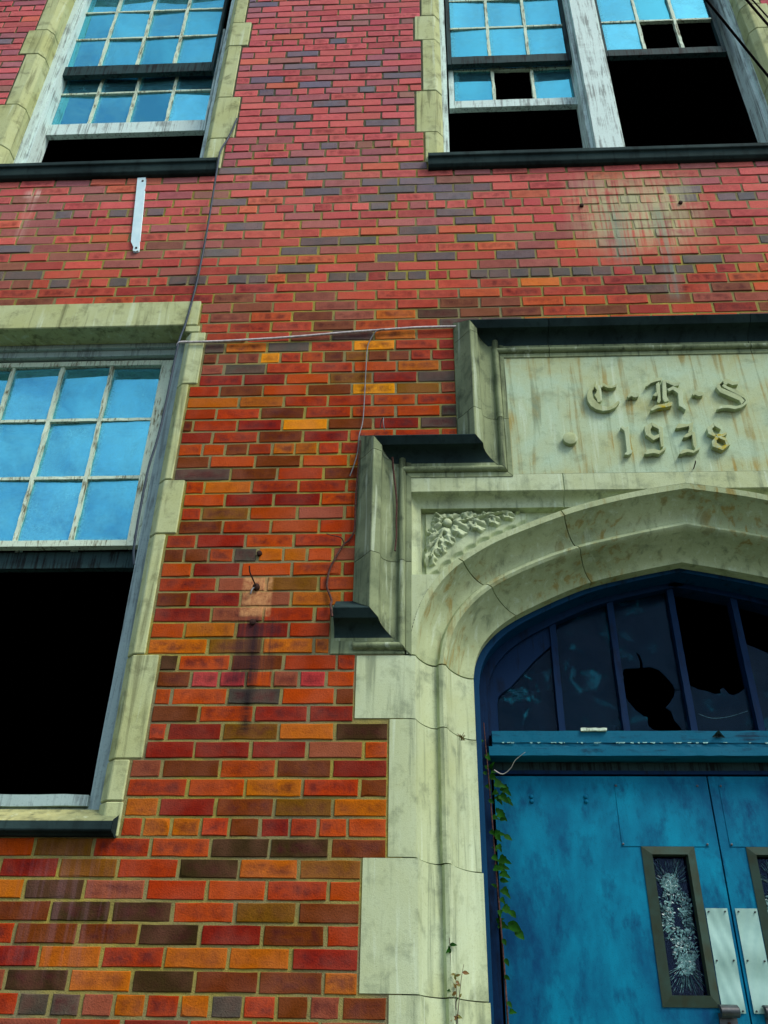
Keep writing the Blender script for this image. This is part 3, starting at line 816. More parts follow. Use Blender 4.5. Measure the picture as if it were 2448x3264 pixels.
def sgn(a): return (a > 0) - (a < 0)
def nrm_(i):
    (x0, z0), (x1, z1) = PATH[i], PATH[i + 1]
    return (sgn(z1 - z0), -sgn(x1 - x0))
def mould(i, t0=0.0, t1=1.0, mat=None, lo=0, hi=None):
    """segment i of the path between fractions t0 and t1; mitre only where it meets a corner"""
    (x0, z0), (x1, z1) = PATH[i], PATH[i + 1]
    L = math.hypot(x1 - x0, z1 - z0)
    ux, uz = (x1 - x0) / L, (z1 - z0) / L
    n = nrm_(i)
    prof = PROF[lo:hi]
    rings = []
    for t, corner, sg in ((t0, i - 1 if t0 == 0 and i > 0 else None, 1), (t1, i + 1 if t1 == 1 and i < len(PATH) - 2 else None, -1)):
        cx, cz = x0 + ux * L * t, z0 + uz * L * t
        ring = []
        for s_, d in prof:
            ox, oz = n[0] * s_, n[1] * s_
            if corner is not None:
                q = nrm_(corner)
                ox += q[0] * s_; oz += q[1] * s_
            g_ = 0.0014 * sg
            ring.append((cx + ox + ux * g_, -d, cz + oz + uz * g_))
        rings.append(ring)
    m = MB()
    k = len(prof)
    m.add(rings[0] + rings[1], [tuple(range(k)), tuple(range(2 * k - 1, k - 1, -1))] + [(j, (j + 1) % k, k + (j + 1) % k, k + j) for j in range(k)])
    o = m.build('drip_mould', mat, surround, smooth=35)
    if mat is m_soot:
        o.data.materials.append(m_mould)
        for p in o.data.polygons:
            if lo + p.index - 2 >= 13: p.material_index = 1  # soot in the hollow also carries its shade, put into the colour
    return o
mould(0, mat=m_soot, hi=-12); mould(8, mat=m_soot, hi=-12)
bead = [p for p in PROF if p[0] >= 0.1775]
for fl in (False, True):
    q = []
    for s_, d in bead[:10]: q.append((s_, d))
    vs = [(0.462, -d, 1.406 - s_) for s_, d in q] + [(0.455 + s_, -d, 1.406 - s_) for s_, d in q]
    if fl: vs = mirror(vs)
    k = len(q)
    MB().add(vs, [tuple(range(k)), tuple(range(2 * k - 1, k - 1, -1))] + [(j, (j + 1) % k, k + (j + 1) % k, k + j) for j in range(k)]).build('drip_mould', m_mould, surround, smooth=35)
    xs = (0.374, 0.66) if not fl else (2 * AX - 0.66, 2 * AX - 0.374)
    MB().box(xs[0], xs[1], -0.001, 0.18, 1.182, 1.392).build('label_stop', m_mould, surround, bevel=.003)
for i, cuts in ((1, (0.0, 0.215, 0.83, 1.0)), (7, (0.0, 0.17, 0.785, 1.0)), (3, (0.0, 0.12, 0.80, 1.0)), (5, (0.0, 0.2, 0.88, 1.0))):
    for a, b in zip(cuts, cuts[1:]): mould(i, a, b, m_mould)
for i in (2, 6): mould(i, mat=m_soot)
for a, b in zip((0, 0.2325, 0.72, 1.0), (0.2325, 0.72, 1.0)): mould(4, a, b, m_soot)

# ------------------------------------------------------------------ blue frame, transom light and doors in the arch
def inner_arch(off, y0, y1, zlow, mat, name, parent, w):
    """frame strip following the arch soffit"""
    L = [(p.x + off, p.y - off * .4) for p in RAIL_I]
    L = [(0.930 + off, zlow)] + L
    full = L + [(2 * AX - x, z) for x, z in L[::-1][1:]]
    inn = [(x + w, z - w * .5) if x < AX - 1e-6 else ((x - w, z - w * .5) if x > AX + 1e-6 else (x, z - w * 1.0)) for x, z in full]
    n = len(full)
    vs = [(x, y0, z) for x, z in full] + [(x, y0, z) for x, z in inn] + [(x, y1, z) for x, z in full] + [(x, y1, z) for x, z in inn]
    fs = []
    for i in range(n - 1):
        fs += [(i, i + 1, n + i + 1, n + i), (n + i, n + i + 1, 3 * n + i + 1, 3 * n + i), (2 * n + i, 3 * n + i, 3 * n + i + 1, 2 * n + i + 1), (i, 2 * n + i, 2 * n + i + 1, i + 1)]
    fs += [(0, n, 3 * n, 2 * n), (n - 1, 3 * n - 1, 4 * n - 1, 2 * n - 1)]
    return MB().add(vs, fs).build(name, mat, parent, smooth=40)
dframe = inner_arch(-0.012, 0.292, 0.40, -1.28, m_blue, 'door_frame', SCHOOL, 0.036)
inner_arch(0.016, 0.385, 0.47, -1.28, m_blue_shade, 'frame_stop', dframe, 0.045)
TR = MB()
TR.wobbly(1.0, 2 * AX - 1.0, 0.352, 0.47, 0.956, 1.004, 40, .001)
TR.wobbly(0.985, 2 * AX - 0.985, 0.344, 0.46, 0.902, 0.938, 40, .001)
TR.wobbly(1.0, 2 * AX - 1.0, 0.356, 0.46, 0.9395, 0.955, 60, .0016)
transom = TR.build('transom_window', m_transom, SCHOOL)
tag(transom, 'arched transom light with smashed dirty panes')
MB().wobbly(1.0, 2 * AX - 1.0, 0.428, 0.47, 0.866, 0.9005, 20, .0006).build('door_head', m_dark, transom)  # dark strip: shade under the transom rail put into its colour
MB().wobbly(1.0, 2 * AX - 1.0, 0.420, 0.47, 0.852, 0.8655, 20, .0006).build('door_head', m_blue_shade, transom)
chips = MB()
for k in range(60):
    x = R.uniform(1.03, 2.6); w = R.uniform(.004, .022)
    chips.add([(x, .349, .957), (x + w, .348, .957), (x + w * .8, .345, .957 - R.uniform(.003, .008)), (x + w * .1, .346, .957 - R.uniform(.002, .007))], [(0, 1, 2, 3)])
tag(chips.build('paint_flakes', mat_plain('pale_flake', lin(120, 170, 160), lin(50, 90, 96)), transom), kind='stuff')
MB().wobbly(1.352, 1.455, 0.340, 0.356, 1.0005, 1.012, 7, .0015).build('paint_peel', m_sash, transom)
MB().add([(1.86, .345, .975), (1.885, .325, .998), (1.912, .345, .974), (1.888, .348, .985)], [(0, 1, 3), (1, 2, 3), (0, 3, 2)]).build('paint_peel', m_dark, transom)
def soff(x):
    """lower edge of the frame above x inside the arch"""
    xx = x if x <= AX else 2 * AX - x
    best = 1.2
    for a, b in zip(RAIL_I, RAIL_I[1:]):
        if a.x <= xx <= b.x: best = a.y + (b.y - a.y) * (xx - a.x) / max(b.x - a.x, 1e-9)
    return best - 0.03
MX = [1.031 + 0.2615 * i for i in range(7)]
MX = [1.033, 1.288, 1.546, 1.814, 2.080, 2.338, 2 * AX - 1.033]
for x in MX[1:-1]:
    MB().wobbly(x - .013, x + .013, 0.395, 0.455, 1.004, soff(x) + .02, 16, .0008).build('muntin', m_blue_shade, transom)
# end stiles with the rounded shoulder of the first and last light
for fl in (False, True):
    pl = [(0.985, 1.004), (1.033, 1.004), (1.033, 1.140), (1.040, 1.170), (1.058, 1.188), (1.09, 1.21), (1.20, 1.33), (1.30, 1.42), (1.30, 1.56), (1.10, 1.46), (1.0, 1.36), (0.985, 1.2)]
    if fl: pl = [(2 * AX - x, z) for x, z in pl][::-1]
    MB().prism(pl, 0.408, 0.452).build('end_stile', m_blue_shade, transom)
def pane_poly(pl, holes=None):
    MB().prism(pl, 0.425, 0.429).build('pane', m_dirty, transom)
yk = 0.44
def top(x): return soff(x) + .03
pane_poly([(1.036, 1.003), (1.285, 1.003), (1.285, top(1.285)), (1.16, top(1.16)), (1.06, 1.25), (1.036, 1.15)])
pane_poly([(1.291, 1.003), (1.543, 1.003), (1.543, top(1.543)), (1.42, top(1.42)), (1.291, top(1.291))])
hole = [(1.549, 1.235), (1.560, 1.262), (1.562, 1.288), (1.574, 1.299), (1.568, 1.284), (1.572, 1.262), (1.560, 1.24), (1.566, 1.222), (1.558, 1.196), (1.566, 1.165), (1.598, 1.118), (1.628, 1.090), (1.642, 1.088), (1.640, 1.052), (1.655, 1.036), (1.70, 1.026), (1.742, 1.024), (1.775, 1.036),
        (1.748, 1.075), (1.742, 1.112), (1.722, 1.128), (1.738, 1.142), (1.764, 1.178), (1.772, 1.200), (1.768, 1.225), (1.752, 1.252), (1.722, 1.292), (1.69, 1.306), (1.655, 1.302), (1.652, 1.335), (1.648, 1.358), (1.636, 1.375), (1.640, 1.352), (1.646, 1.33), (1.642, 1.303), (1.60, 1.300), (1.575, 1.300)]
low = [(1.549, 1.003), (1.811, 1.003), (1.811, 1.19)] + [p for p in hole[17:23]][::1]
# the broken third pane: what is left below/right and what is left above
pane_poly([(1.549, 1.003), (1.811, 1.003), (1.811, 1.21), (1.772, 1.205), (1.764, 1.178), (1.738, 1.142), (1.722, 1.128), (1.742, 1.112), (1.748, 1.075), (1.775, 1.036), (1.742, 1.024), (1.70, 1.026), (1.655, 1.036), (1.640, 1.052), (1.642, 1.088), (1.628, 1.090), (1.598, 1.118), (1.566, 1.165), (1.558, 1.196), (1.566, 1.222), (1.549, 1.23)])
pane_poly([(1.811, 1.212), (1.811, top(1.80)), (1.68, top(1.68)), (1.549, top(1.55)), (1.549, 1.232), (1.567, 1.225), (1.560, 1.24), (1.572, 1.262), (1.562, 1.27), (1.576, 1.298), (1.60, 1.300), (1.642, 1.303), (1.646, 1.33), (1.640, 1.352), (1.634, 1.378), (1.650, 1.358), (1.655, 1.333), (1.656, 1.304), (1.69, 1.306), (1.722, 1.292), (1.752, 1.252), (1.768, 1.225), (1.772, 1.207)])
pane_poly([(1.817, 1.003), (2.077, 1.003), (2.077, 1.232), (2.062, 1.212), (2.03, 1.190), (2.005, 1.180), (1.988, 1.188), (1.972, 1.214), (1.956, 1.204), (1.958, 1.188), (1.93, 1.186), (1.905, 1.196), (1.895, 1.200), (1.868, 1.206), (1.84, 1.222), (1.817, 1.236)])
pane_poly([(2.083, 1.003), (2.335, 1.003), (2.335, 1.30), (2.24, 1.34), (2.15, 1.385), (2.083, 1.42)])
pane_poly([(2.341, 1.003), (2.644, 1.003), (2.644, 1.15), (2.62, 1.25), (2.52, top(2.52)), (2.341, top(2.341))])
MB().tube([(1.85, .4235, 1.10), (1.9, .4235, 1.082), (1.97, .4235, 1.088), (2.05, .4235, 1.112)], 0.0007, 4).build('crack', m_shard, transom)

def door(side):
    """side -1: left leaf, +1: right leaf, hinged at the jamb"""
    mx = (lambda x: x) if side < 0 else (lambda x: 2 * AX - x)
    def bx(m, x0, x1, *a):
        p, q = mx(x0), mx(x1)
        return m.box(min(p, q), max(p, q), *a)
    m = MB()
    F = 0.430
    bx(m, 1.004, 1.579, F, F + .045, -1.26, 0.846)
    bx(m, 1.579, 1.717, F, F + .045, -1.26, 0.078)
    bx(m, 1.579, 1.717, F, F + .045, 0.554, 0.846)
    bx(m, 1.717, 1.837, F, F + .045, -1.26, 0.846)
    d = m.build('door', m_door, SCHOOL)
    bv = MB()
    bx(bv, 1.475, 1.802, F - .0025, F + .001, 0.580, 0.816)
    bv.build('cover_plate', m_door, d, bevel=.001)
    sc = MB()
    for x, z in ((1.480, .808), (1.795, .808), (1.480, .588), (1.795, .588)): sc.disc(mx(x), z, .0042, F - .006, F + .001, 10, .001)
    sc.build('screw', m_steel, d, smooth=40)
    for x in (1.147, 1.358):
        for z in (0.765, 0.747): MB().disc(mx(x), z, .0085, F - .003, F + .001, 14, .005).build('rivet', m_door, d, smooth=50)
    # mitred vision frame
    o_, i_ = (1.546, 1.744, 0.046, 0.580), (1.582, 1.714, 0.082, 0.550)
    O = [(o_[0], o_[2]), (o_[1], o_[2]), (o_[1], o_[3]), (o_[0], o_[3])]
    I = [(i_[0], i_[2]), (i_[1], i_[2]), (i_[1], i_[3]), (i_[0], i_[3])]
    vf = MB()
    for k in range(4):
        j = (k + 1) % 4
        a, b, c_, e = O[k], O[j], I[j], I[k]
        vs = [(mx(p[0]), y, p[1]) for p, y in ((a, F - .004), (b, F - .004), (c_, F - .013), (e, F - .013), (a, F + .0005), (b, F + .0005), (c_, F + .03), (e, F + .03))]
        vf.add(vs, [(0, 1, 2, 3), (4, 5, 1, 0), (3, 2, 6, 7)])
    vf.build('vision_frame', m_vframe, d)
    gp = MB(); bx(gp, 1.580, 1.716, F + .026, F + .031, 0.08, 0.552)
    pane = gp.build('pane', m_vision, d)
    # crazed glass: slivers radiating from the blows and crumbs between them
    cr = MB()
    q = random.Random(7 if side < 0 else 11)
    hubs = [(1.640, .455, .030), (1.650, .385, .055), (1.648, .305, .060), (1.660, .225, .045), (1.655, .180, .030)]
    def tri(x, z, ang, ln, wd):
        ca, sa = math.cos(ang), math.sin(ang)
        y = F + .0245
        p = [(x, z), (x + ca * ln * .5 - sa * wd, z + sa * ln * .5 + ca * wd), (x + ca * ln, z + sa * ln), (x + ca * ln * .5 + sa * wd, z + sa * ln * .5 - ca * wd)]
        if all(1.584 < a < 1.712 and .086 < b < .545 for a, b in p):
            cr.add([(mx(a), y - q.uniform(0, .004), b) for a, b in p], [(0, 1, 2), (0, 2, 3)])
    for hx, hz, hr in hubs:
        for k in range(300):
            a, r_ = q.uniform(0, 6.283), hr * math.sqrt(q.random())
            if abs(hx + r_ * math.cos(a) - 1.648) < .012 and abs(hz + r_ * math.sin(a) - .345) < .04: continue
            tri(hx + r_ * math.cos(a), hz + r_ * math.sin(a), q.uniform(0, 6.283), q.uniform(.004, .016), q.uniform(.001, .0034))
    for hx, hz, n_, a0, a1 in ((1.640, .445, 40, .3, 2.9), (1.65, .36, 40, -.9, .9), (1.65, .34, 30, 2.4, 3.9), (1.655, .185, 40, 3.5, 5.9)):
        for k in range(n_):
            a = q.uniform(a0, a1); r_ = q.uniform(.02, .05)
            for s_ in range(4):
                tri(hx + r_ * math.cos(a), hz + r_ * math.sin(a), a + q.uniform(-.06, .06), q.uniform(.012, .03), q.uniform(.0004, .0011)); r_ += .018
    tag(cr.build('crazed_glass', m_shard, d), kind='stuff')
    # push plate, gently dished at each row of screws
    pm = MB()
    nx, nz = 10, 34
    for i in range(nx + 1):
        for j in range(nz + 1):
            x, z = 1.7475 + .079 * i / nx, .030 + .335 * j / nz
            y = F - .004 - .0022 * math.sin(j / nz * math.pi * 4 + .6) * math.cos((i / nx - .5) * 2) - .0008 * math.sin(i * 1.3 + j * .5)
            pm.v.append((mx(x), y, z))
    for i in range(nx):
        for j in range(nz):
            k = i * (nz + 1) + j
            pm.f.append((k, k + nz + 1, k + nz + 2, k + 1))
    k0 = len(pm.v)
    pm.build('push_plate', m_plate, d, smooth=60)
    for x, z in ((1.757, .353), (1.816, .354), (1.757, .193), (1.816, .194), (1.817, .037), (1.757, .037)):
        MB().disc(mx(x), z, .0032, F - .0095, F - .001, 9, .001).build('screw', m_steel, d)
    h = MB()
    rows = 9
    vs = []
    for i, x in enumerate((1.731, 1.735, 1.795, 1.800)):
        for k in range(rows):
            a = k / (rows - 1) * math.pi * 0.85
            rr = .022 if i in (1, 2) else .016
            vs.append((mx(x), F - .012 - rr * math.sin(a) * 1.5, .034 + rr * math.cos(a)))
    fs = [(i * rows + k, i * rows + k + 1, (i + 1) * rows + k + 1, (i + 1) * rows + k) for i in range(3) for k in range(rows - 1)]
    h.add(vs, fs)
    bx(h, 1.732, 1.792, F - .009, F + .001, -.14, .030)
    h.build('handle', m_steel, d, smooth=40)
    bx(h2 := MB(), 1.7575, 1.7665, F - .016, F - .008, -.006, .003)
    h2.build('keyhole', m_rust, d, bevel=.002)
    return d
tag(door(-1), 'left leaf with a crazed vision pane')
tag(door(1), 'right leaf cut off by the edge of the photo')

# ------------------------------------------------------------------ mortar bed and brickwork
def free(z, x0=X0, x1=X1):
    iv = [(x0, x1)]
    for a, b, c_, d in blocks + holes:
        if not (c_ < z < d): continue
        nv = []
        for p, q in iv:
            if b <= p or a >= q: nv.append((p, q)); continue
            if a > p: nv.append((p, a))
            if b < q: nv.append((b, q))
        iv = nv
    return iv
holes = []
for Wd in (LOW, UPL, UPR, LOR, UR2): holes.append((Wd['x0'], Wd['x1'], Wd['z0'], Wd['z1'] + .01))
holes.append((0.69, 2 * AX - 0.69, -1.3, 1.18))
open_ = [(Wd['x0'] - .012, Wd['x1'] + .012, Wd['z0'] + .06, Wd['z1'] + .02) for Wd in (LOW, UPL, UPR, LOR, UR2)]
open_ += [(0.655, 2 * AX - 0.655, -1.29, 2.03)]
xs = sorted({X0, X1} | {v for o in open_ for v in o[:2]})
zs = sorted({Z0, Z1} | {v for o in open_ for v in o[2:]})
wb = MB()
solid = {}
for i in range(len(xs) - 1):
    for j in range(len(zs) - 1):
        cx, cz = (xs[i] + xs[i + 1]) / 2, (zs[j] + zs[j + 1]) / 2
        solid[i, j] = not any(a < cx < b and c_ < cz < d for a, b, c_, d in open_)
YM, YB = 0.0040, 0.30
for (i, j), s_ in solid.items():
    if not s_: continue
    a, b, c_, d = xs[i], xs[i + 1], zs[j], zs[j + 1]
    wb.add([(a, YM, c_), (b, YM, c_), (b, YM, d), (a, YM, d)], [(0, 1, 2, 3)])
    wb.add([(a, YB, c_), (b, YB, c_), (b, YB, d), (a, YB, d)], [(3, 2, 1, 0)])
    for di, dj, q in ((-1, 0, [(a, c_), (a, d)]), (1, 0, [(b, c_), (b, d)]), (0, -1, [(a, c_), (b, c_)]), (0, 1, [(a, d), (b, d)])):
        if not solid.get((i + di, j + dj), False):
            (p0, r0), (p1, r1) = q
            wb.add([(p0, YM, r0), (p1, YM, r1), (p1, YB, r1), (p0, YB, r0)], [(0, 1, 2, 3)])
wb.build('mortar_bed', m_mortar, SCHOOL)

PAL_LO = dict(R=(168, 54, 12), r=(136, 32, 16), O=(182, 70, 8), o=(184, 98, 8), y=(124, 80, 12), B=(112, 52, 14), b=(58, 44, 20), G=(78, 74, 68), M=(150, 78, 56), Y=(240, 152, 6), P=(182, 58, 62))
PAL_HI = dict(R=(196, 98, 88), r=(184, 86, 82), O=(202, 106, 80), o=(206, 114, 68), y=(150, 112, 80), B=(148, 102, 88), b=(106, 90, 84), G=(112, 104, 104), M=(164, 100, 96), Y=(220, 140, 60), P=(196, 84, 92))
OV = {
1: (-3, 'bobBBo'), 2: (-3, 'roRoor'), 3: (-4, 'RBBbrBR'), 4: (-3, 'BbbOyB'), 5: (-4, 'obMROROo'), 6: (-3, 'ryRboy'), 7: (-4, 'OyRObbB'),
9: (-2, 'orByoo'), 10: (-1, 'ROoRBo'), 11: (-1, 'BOBrO'), 12: (-1, 'rrrMO'), 13: (-2, 'RryobB'), 14: (-1, 'BOrrO'), 15: (-2, 'OOGOB'), 17: (-2, 'bOBRR'),
18: (-1, 'oyooo'), 19: (-2, 'OorRR'), 20: (-2, 'OrMRR'), 21: (-2, 'BrMoR'), 22: (-2, 'RRMyO'), 23: (-2, 'OrOOR'), 25: (-2, 'RrORR'), 26: (-1, 'BROR'), 27: (-2, 'RyOMO'),
28: (-1, 'OrrO'), 29: (-2, 'OoRRO'), 30: (-2, 'rGBRB'), 31: (-2, 'BOBOo'), 33: (-2, 'rRBrOR'), 34: (-2, 'BRrYBr'), 35: (-2, 'RRBROO'), 36: (-2, 'RooRRO'), 37: (-2, 'RBOBYy'),
38: (-1, 'rrOyr'), 39: (-2, 'MGRROo'), 41: (-2, 'GoGRYR'), 42: (-1, 'RRMGo'), 43: (-2, 'RRRBOR'), 44: (-2, 'RMOBMobB'), 45: (-1, 'BRMRRBBOO'), 47: (-2, 'rrRRRR'),
49: (-2, 'RMGRMR'), 50: (0, 'OOOGGRG'), 51: (-2, 'GRGMRR'), 52: (-1, 'MRGGMRGMM'), 53: (-2, 'RRROOG'), 54: (-1, 'GRMrM'), 55: (-2, 'RRMrrrG'), 57: (-2, 'GORRGR'),
58: (-1, 'RRGrGGG'), 59: (-2, 'MGRMGG'), 60: (-1, 'RRGRR'), 61: (-2, 'GRMROG'), 62: (-1, 'RGRMR'), 63: (-2, 'MrMRMr'), 67: (-1, 'MRRGR'), 70: (0, 'RGRMG'), 73: (0, 'GRMRG'), 74: (-1, 'GRMRG'), 76: (0, 'GRGR'), 78: (0, 'GRRM')}
HOV = {8: 'oRBrROObO', 16: 'BPPOMPO', 24: 'BOGooOMB', 32: 'OOBRooRB', 40: 'BMMYROByB'}
def clay(code, z):
    t = min(1, max(0, (z - 2.3) / 1.7)); t = t * t * (3 - 2 * t)
    a, b = PAL_LO[code], PAL_HI[code]
    la, lb = lin(*a), lin(*b)
    j = R.uniform(0.86, 1.12)
    t2 = min(1, max(0, (z - 3.4) / 2.2))
    lo_ = .86 + .14 * t
    pk = (lo_ * (1 - .02 * t2), lo_ * (1 + .02 * t2), lo_ * lo_ * (1 + .30 * t2))      # darker at the bottom, pinker towards the top
    return tuple((la[i] * (1 - t) + lb[i] * t) * j * R.uniform(.94, 1.06) * BRK * pk[i] for i in range(3)) + (1,)
BRK = 1.0
WILD = 'RRRRRRrrrOOMMMBBGGo'
WILD_HI = 'RRRRRRRRRrrrMMMMMOBG'
class Brick: pass
bricks = []
kmin, kmax = int(Z0 / CRS) + 1, int(Z1 / CRS) - 1
for k in range(kmin, kmax + 1):
    zc = k * CRS
    head = (k % 8 == 0)
    pitch = LEN / 2 if head else LEN
    off = 0.30 * LEN if head else (0.0 if k % 2 else LEN / 2)
    off += R.uniform(-.006, .006)
    for p, q in free(zc):
        n0 = math.floor((p - off) / pitch) - 1
        js = [p + .004]
        n = n0
        while n * pitch + off < q - .045:
            x = n * pitch + off + R.uniform(-.0035, .0035)
            if x > p + .045: js.append(x)
            n += 1
        js.append(q - .004)
        for a, b in zip(js, js[1:]):
            o = Brick()
            o.x0, o.x1 = a + J * .5 * R.uniform(.75, 1.25) * (a > p + .01), b - J * .5 * R.uniform(.75, 1.25) * (b < q - .01)
            o.z0, o.z1 = zc - CRS / 2 + .0048, zc + CRS / 2 - .0048
            code = R.choice(WILD if zc < 3.3 else WILD_HI)
            mid = (a + b) / 2
            if head:
                s_ = HOV.get(k)
                if s_:
                    i0 = int((mid - (-0.11 if k == 8 else (-0.27 if k in (16,) else (-0.28 if k == 24 else -0.3)))) / pitch)
                    if 0 <= i0 < len(s_): code = s_[i0]
            elif k in OV:
                u0, s_ = OV[k]
                u = math.floor((mid - (0 if k % 2 else -LEN / 2)) / LEN)
                if 0 <= u - u0 < len(s_): code = s_[u - u0]
            if k % 8 == 0 and k in (56, 48) and R.random() < .3: code = 'G'
            o.c = clay(code, zc)
            o.flash = R.choice((0, .3, .6, .9, 1.0)) if zc < 3.2 else R.choice((0, 0, 0, .3, .7)) if code in 'RrOP' else R.choice((0, 0, .2))
            d = Vector((mid, 0, zc)) - CAM
            w = d.dot(_fw)
            sx, sy = 1224 + FPX * d.dot(_r) / w, 1632 - FPX * d.dot(_u) / w
            inside = -40 < sx < 2490 and -20 < sy < 3290
            o.area = (b - a) * FPX * FPX * 3.14 / w ** 3 * inside
            bricks.append(o)
bricks.sort(key=lambda o: -o.area)
def brick_geo(o):
    j = lambda s_=.0012: R.uniform(-s_, s_)
    x0, x1, z0, z1 = o.x0, o.x1, o.z0, o.z1
    y = R.uniform(-.0018, .0018)
    t, t2 = R.uniform(-.0014, .0014), R.uniform(-.0014, .0014)
    e = .0021
    w, h = x1 - x0, z1 - z0
    U = [(0, 0), (R.uniform(.2, .42), 0), (R.uniform(.55, .8), 0), (1, 0), (1, R.uniform(.3, .7)), (1, 1), (R.uniform(.55, .8), 1), (R.uniform(.2, .42), 1), (0, 1), (0, R.uniform(.3, .7))]
    chip = R.randrange(10) if R.random() < .22 else -1
    md, fr = [], []
    for i, (a, b) in enumerate(U):
        px, pz = x0 + a * w + j(), z0 + b * h + j()
        k = e * R.uniform(.7, 1.5) + (R.uniform(.003, .007) if i == chip else 0)
        qx = px + (k if a == 0 else -k if a == 1 else 0)
        qz = pz + (k if b == 0 else -k if b == 1 else 0)
        md.append((px, y + e * 1.1, pz))
        fr.append((qx, y + (2 * a - 1) * t + (2 * b - 1) * t2, qz))
    bk = [(p, .02, q) for p, _, q in md]
    vs = fr + md + bk
    n = 10
    fs = [tuple(range(n))]
    for i in range(n):
        k = (i + 1) % n
        fs += [(i + n, k + n, k, i), (i + 2 * n, k + 2 * n, k + n, i + n)]
    return vs, fs, [U[i % n] for i in range(3 * n)]
def brick_mesh(name, lst):
    vs, fs, uv, co, fl = [], [], [], [], []
    for o in lst:
        v, f, u = brick_geo(o)
        b = len(vs)
        vs += v; fs += [tuple(i + b for i in q) for q in f]; uv += u
        co += [o.c] * len(v); fl += [o.flash] * len(v)
    me = bpy.data.meshes.new(name)
    me.from_pydata(vs, [], fs)
    ca = me.color_attributes.new('clay', 'FLOAT_COLOR', 'POINT')
    ca.data.foreach_set('color', [c for q in co for c in q])
    fa = me.attributes.new('flash', 'FLOAT', 'POINT')
    fa.data.foreach_set('value', fl)
    ul = me.uv_layers.new(name='face')
    li = [0] * len(me.loops)
    me.loops.foreach_get('vertex_index', li)
    ul.data.foreach_set('uv', [c for i in li for c in uv[i]])
    me.materials.append(m_brick)
    o = bpy.data.objects.new(name, me)
    C.objects.link(o)
    o.parent = SCHOOL
    o.matrix_parent_inverse = Matrix.Translation(-SCHOOL.location)
    return o
for o in bricks[:300]: brick_mesh('brick', [o])
tag(brick_mesh('brickwork', bricks[300:]), kind='stuff')

# the unseen rest of the shell
MB().box(X0, X1, 0.30, 5.2, 7.7, 8.2).build('roof', m_roof, SCHOOL)
sh = MB()
sh.box(X0, X0 + .15, 0.30, 5.2, GZ, 7.7); sh.box(X1 - .15, X1, 0.30, 5.2, GZ, 7.7); sh.box(X0 + .15, X1 - .15, 5.05, 5.2, GZ, 7.7); sh.box(X0 + .15, X1 - .15, 0.301, 5.05, 7.61, 7.7)
sh.build('rear_wall', m_room, SCHOOL)
MB().box(0.62, 3.06, -0.9, 0.9, GZ, -1.285).build('doorstep', m_stone, SCHOOL, bevel=.01)

# ------------------------------------------------------------------ things fixed to, hanging from or growing on the wall
def wire(name, pts, r, mat, label, cat, group=None, smooth=5):
    base = Vector(pts[-1])
    m = MB().tube([Vector(p) - base for p in pts], r, 7, smooth)
    o = m.build(name, mat, smooth=60)
    o.location = base
    return tag(o, label, cat, group)
wire('drop_cable', [(-0.340, -.012, 4.60), (-0.352, -.012, 4.52), (-0.374, -.014, 4.40), (-0.384, -.062, 4.23), (-0.386, -.062, 4.09), (-0.394, -.02, 3.60), (-0.400, -.014, 3.23), (-0.418, -.010, 2.95), (-0.434, -.012, 2.82), (-0.441, -.006, 2.64), (-0.446, -.003, 2.34), (-0.454, -.003, 2.2), (-0.468, -.003, 2.04), (-0.47, .01, 1.70), (-0.462, .03, 1.60)], 0.0055, m_bluecable,
     'dull blue cable running down the brick beside the two left windows', 'cable')
wire('conduit', [(-0.443, -.004, 2.79), (-0.428, -.013, 2.806), (-0.36, -.014, 2.805), (-0.223, -.015, 2.806), (0.0, -.014, 2.817), (0.179, -.013, 2.831), (0.36, -.014, 2.846), (0.513, -.013, 2.858), (0.713, -.013, 2.871), (0.903, -.013, 2.872)], 0.0062, m_conduit,
     'pale cable strung across the brick from the lower window to the doorway', 'cable')
wire('hanging_wire', [(0.560, -.020, 2.858), (0.518, -.018, 2.846), (0.490, -.014, 2.79), (0.478, -.014, 2.721), (0.474, -.013, 2.465), (0.470, -.016, 2.30), (0.459, -.05, 2.19), (0.452, -.02, 2.123), (0.437, -.018, 2.05), (0.423, -.016, 2.0)], 0.0027, m_steelwire,
     'thin grey wire dangling from the pale cable over the brick', 'wire')
wire('dead_vine', [(0.462, -.02, 2.19), (0.458, -.022, 2.032), (0.452, -.02, 1.90), (0.452, -.018, 1.734), (0.432, -.012, 1.685), (0.407, -.01, 1.659), (0.375, -.012, 1.59), (0.357, -.01, 1.542), (0.350, -.012, 1.47), (0.364, -.012, 1.43), (0.374, -.025, 1.395), (0.380, -.10, 1.34), (0.388, -.105, 1.29)], lambda t: 0.0034 + .0016 * t, m_vine,
     'bare dry vine stem climbing the brick beside the doorway moulding', 'vine')
b_ = MB().tube([Vector(p) - Vector((0.388, -.105, 1.29)) for p in ((0.411, -.012, 1.668), (0.398, -.02, 1.69), (0.36, -.022, 1.70), (0.338, -.03, 1.703))], lambda t: .003 - .0015 * t, 6).build('twig', m_vine, bpy.data.objects['dead_vine'])
wire('dead_vine', [(0.606, -.055, 2.07), (0.609, -.03, 2.03), (0.613, -.022, 1.99), (0.620, -.018, 1.93), (0.625, -.016, 1.86), (0.624, -.014, 1.77), (0.625, -.014, 1.70), (0.620, -.02, 1.625)], lambda t: 0.0045 - .001 * t, m_vine,
     'short reddish dead stem in the hollow of the lower drip mould', 'vine')
wire('wire_hook', [(0.548, -.012, 2.262), (0.556, -.05, 2.275), (0.566, -.085, 2.262), (0.567, -.098, 2.225), (0.572, -.088, 2.190)], 0.0022, m_steelwire,
     'small bent wire hooked over the lower ledge of the drip mould', 'wire')

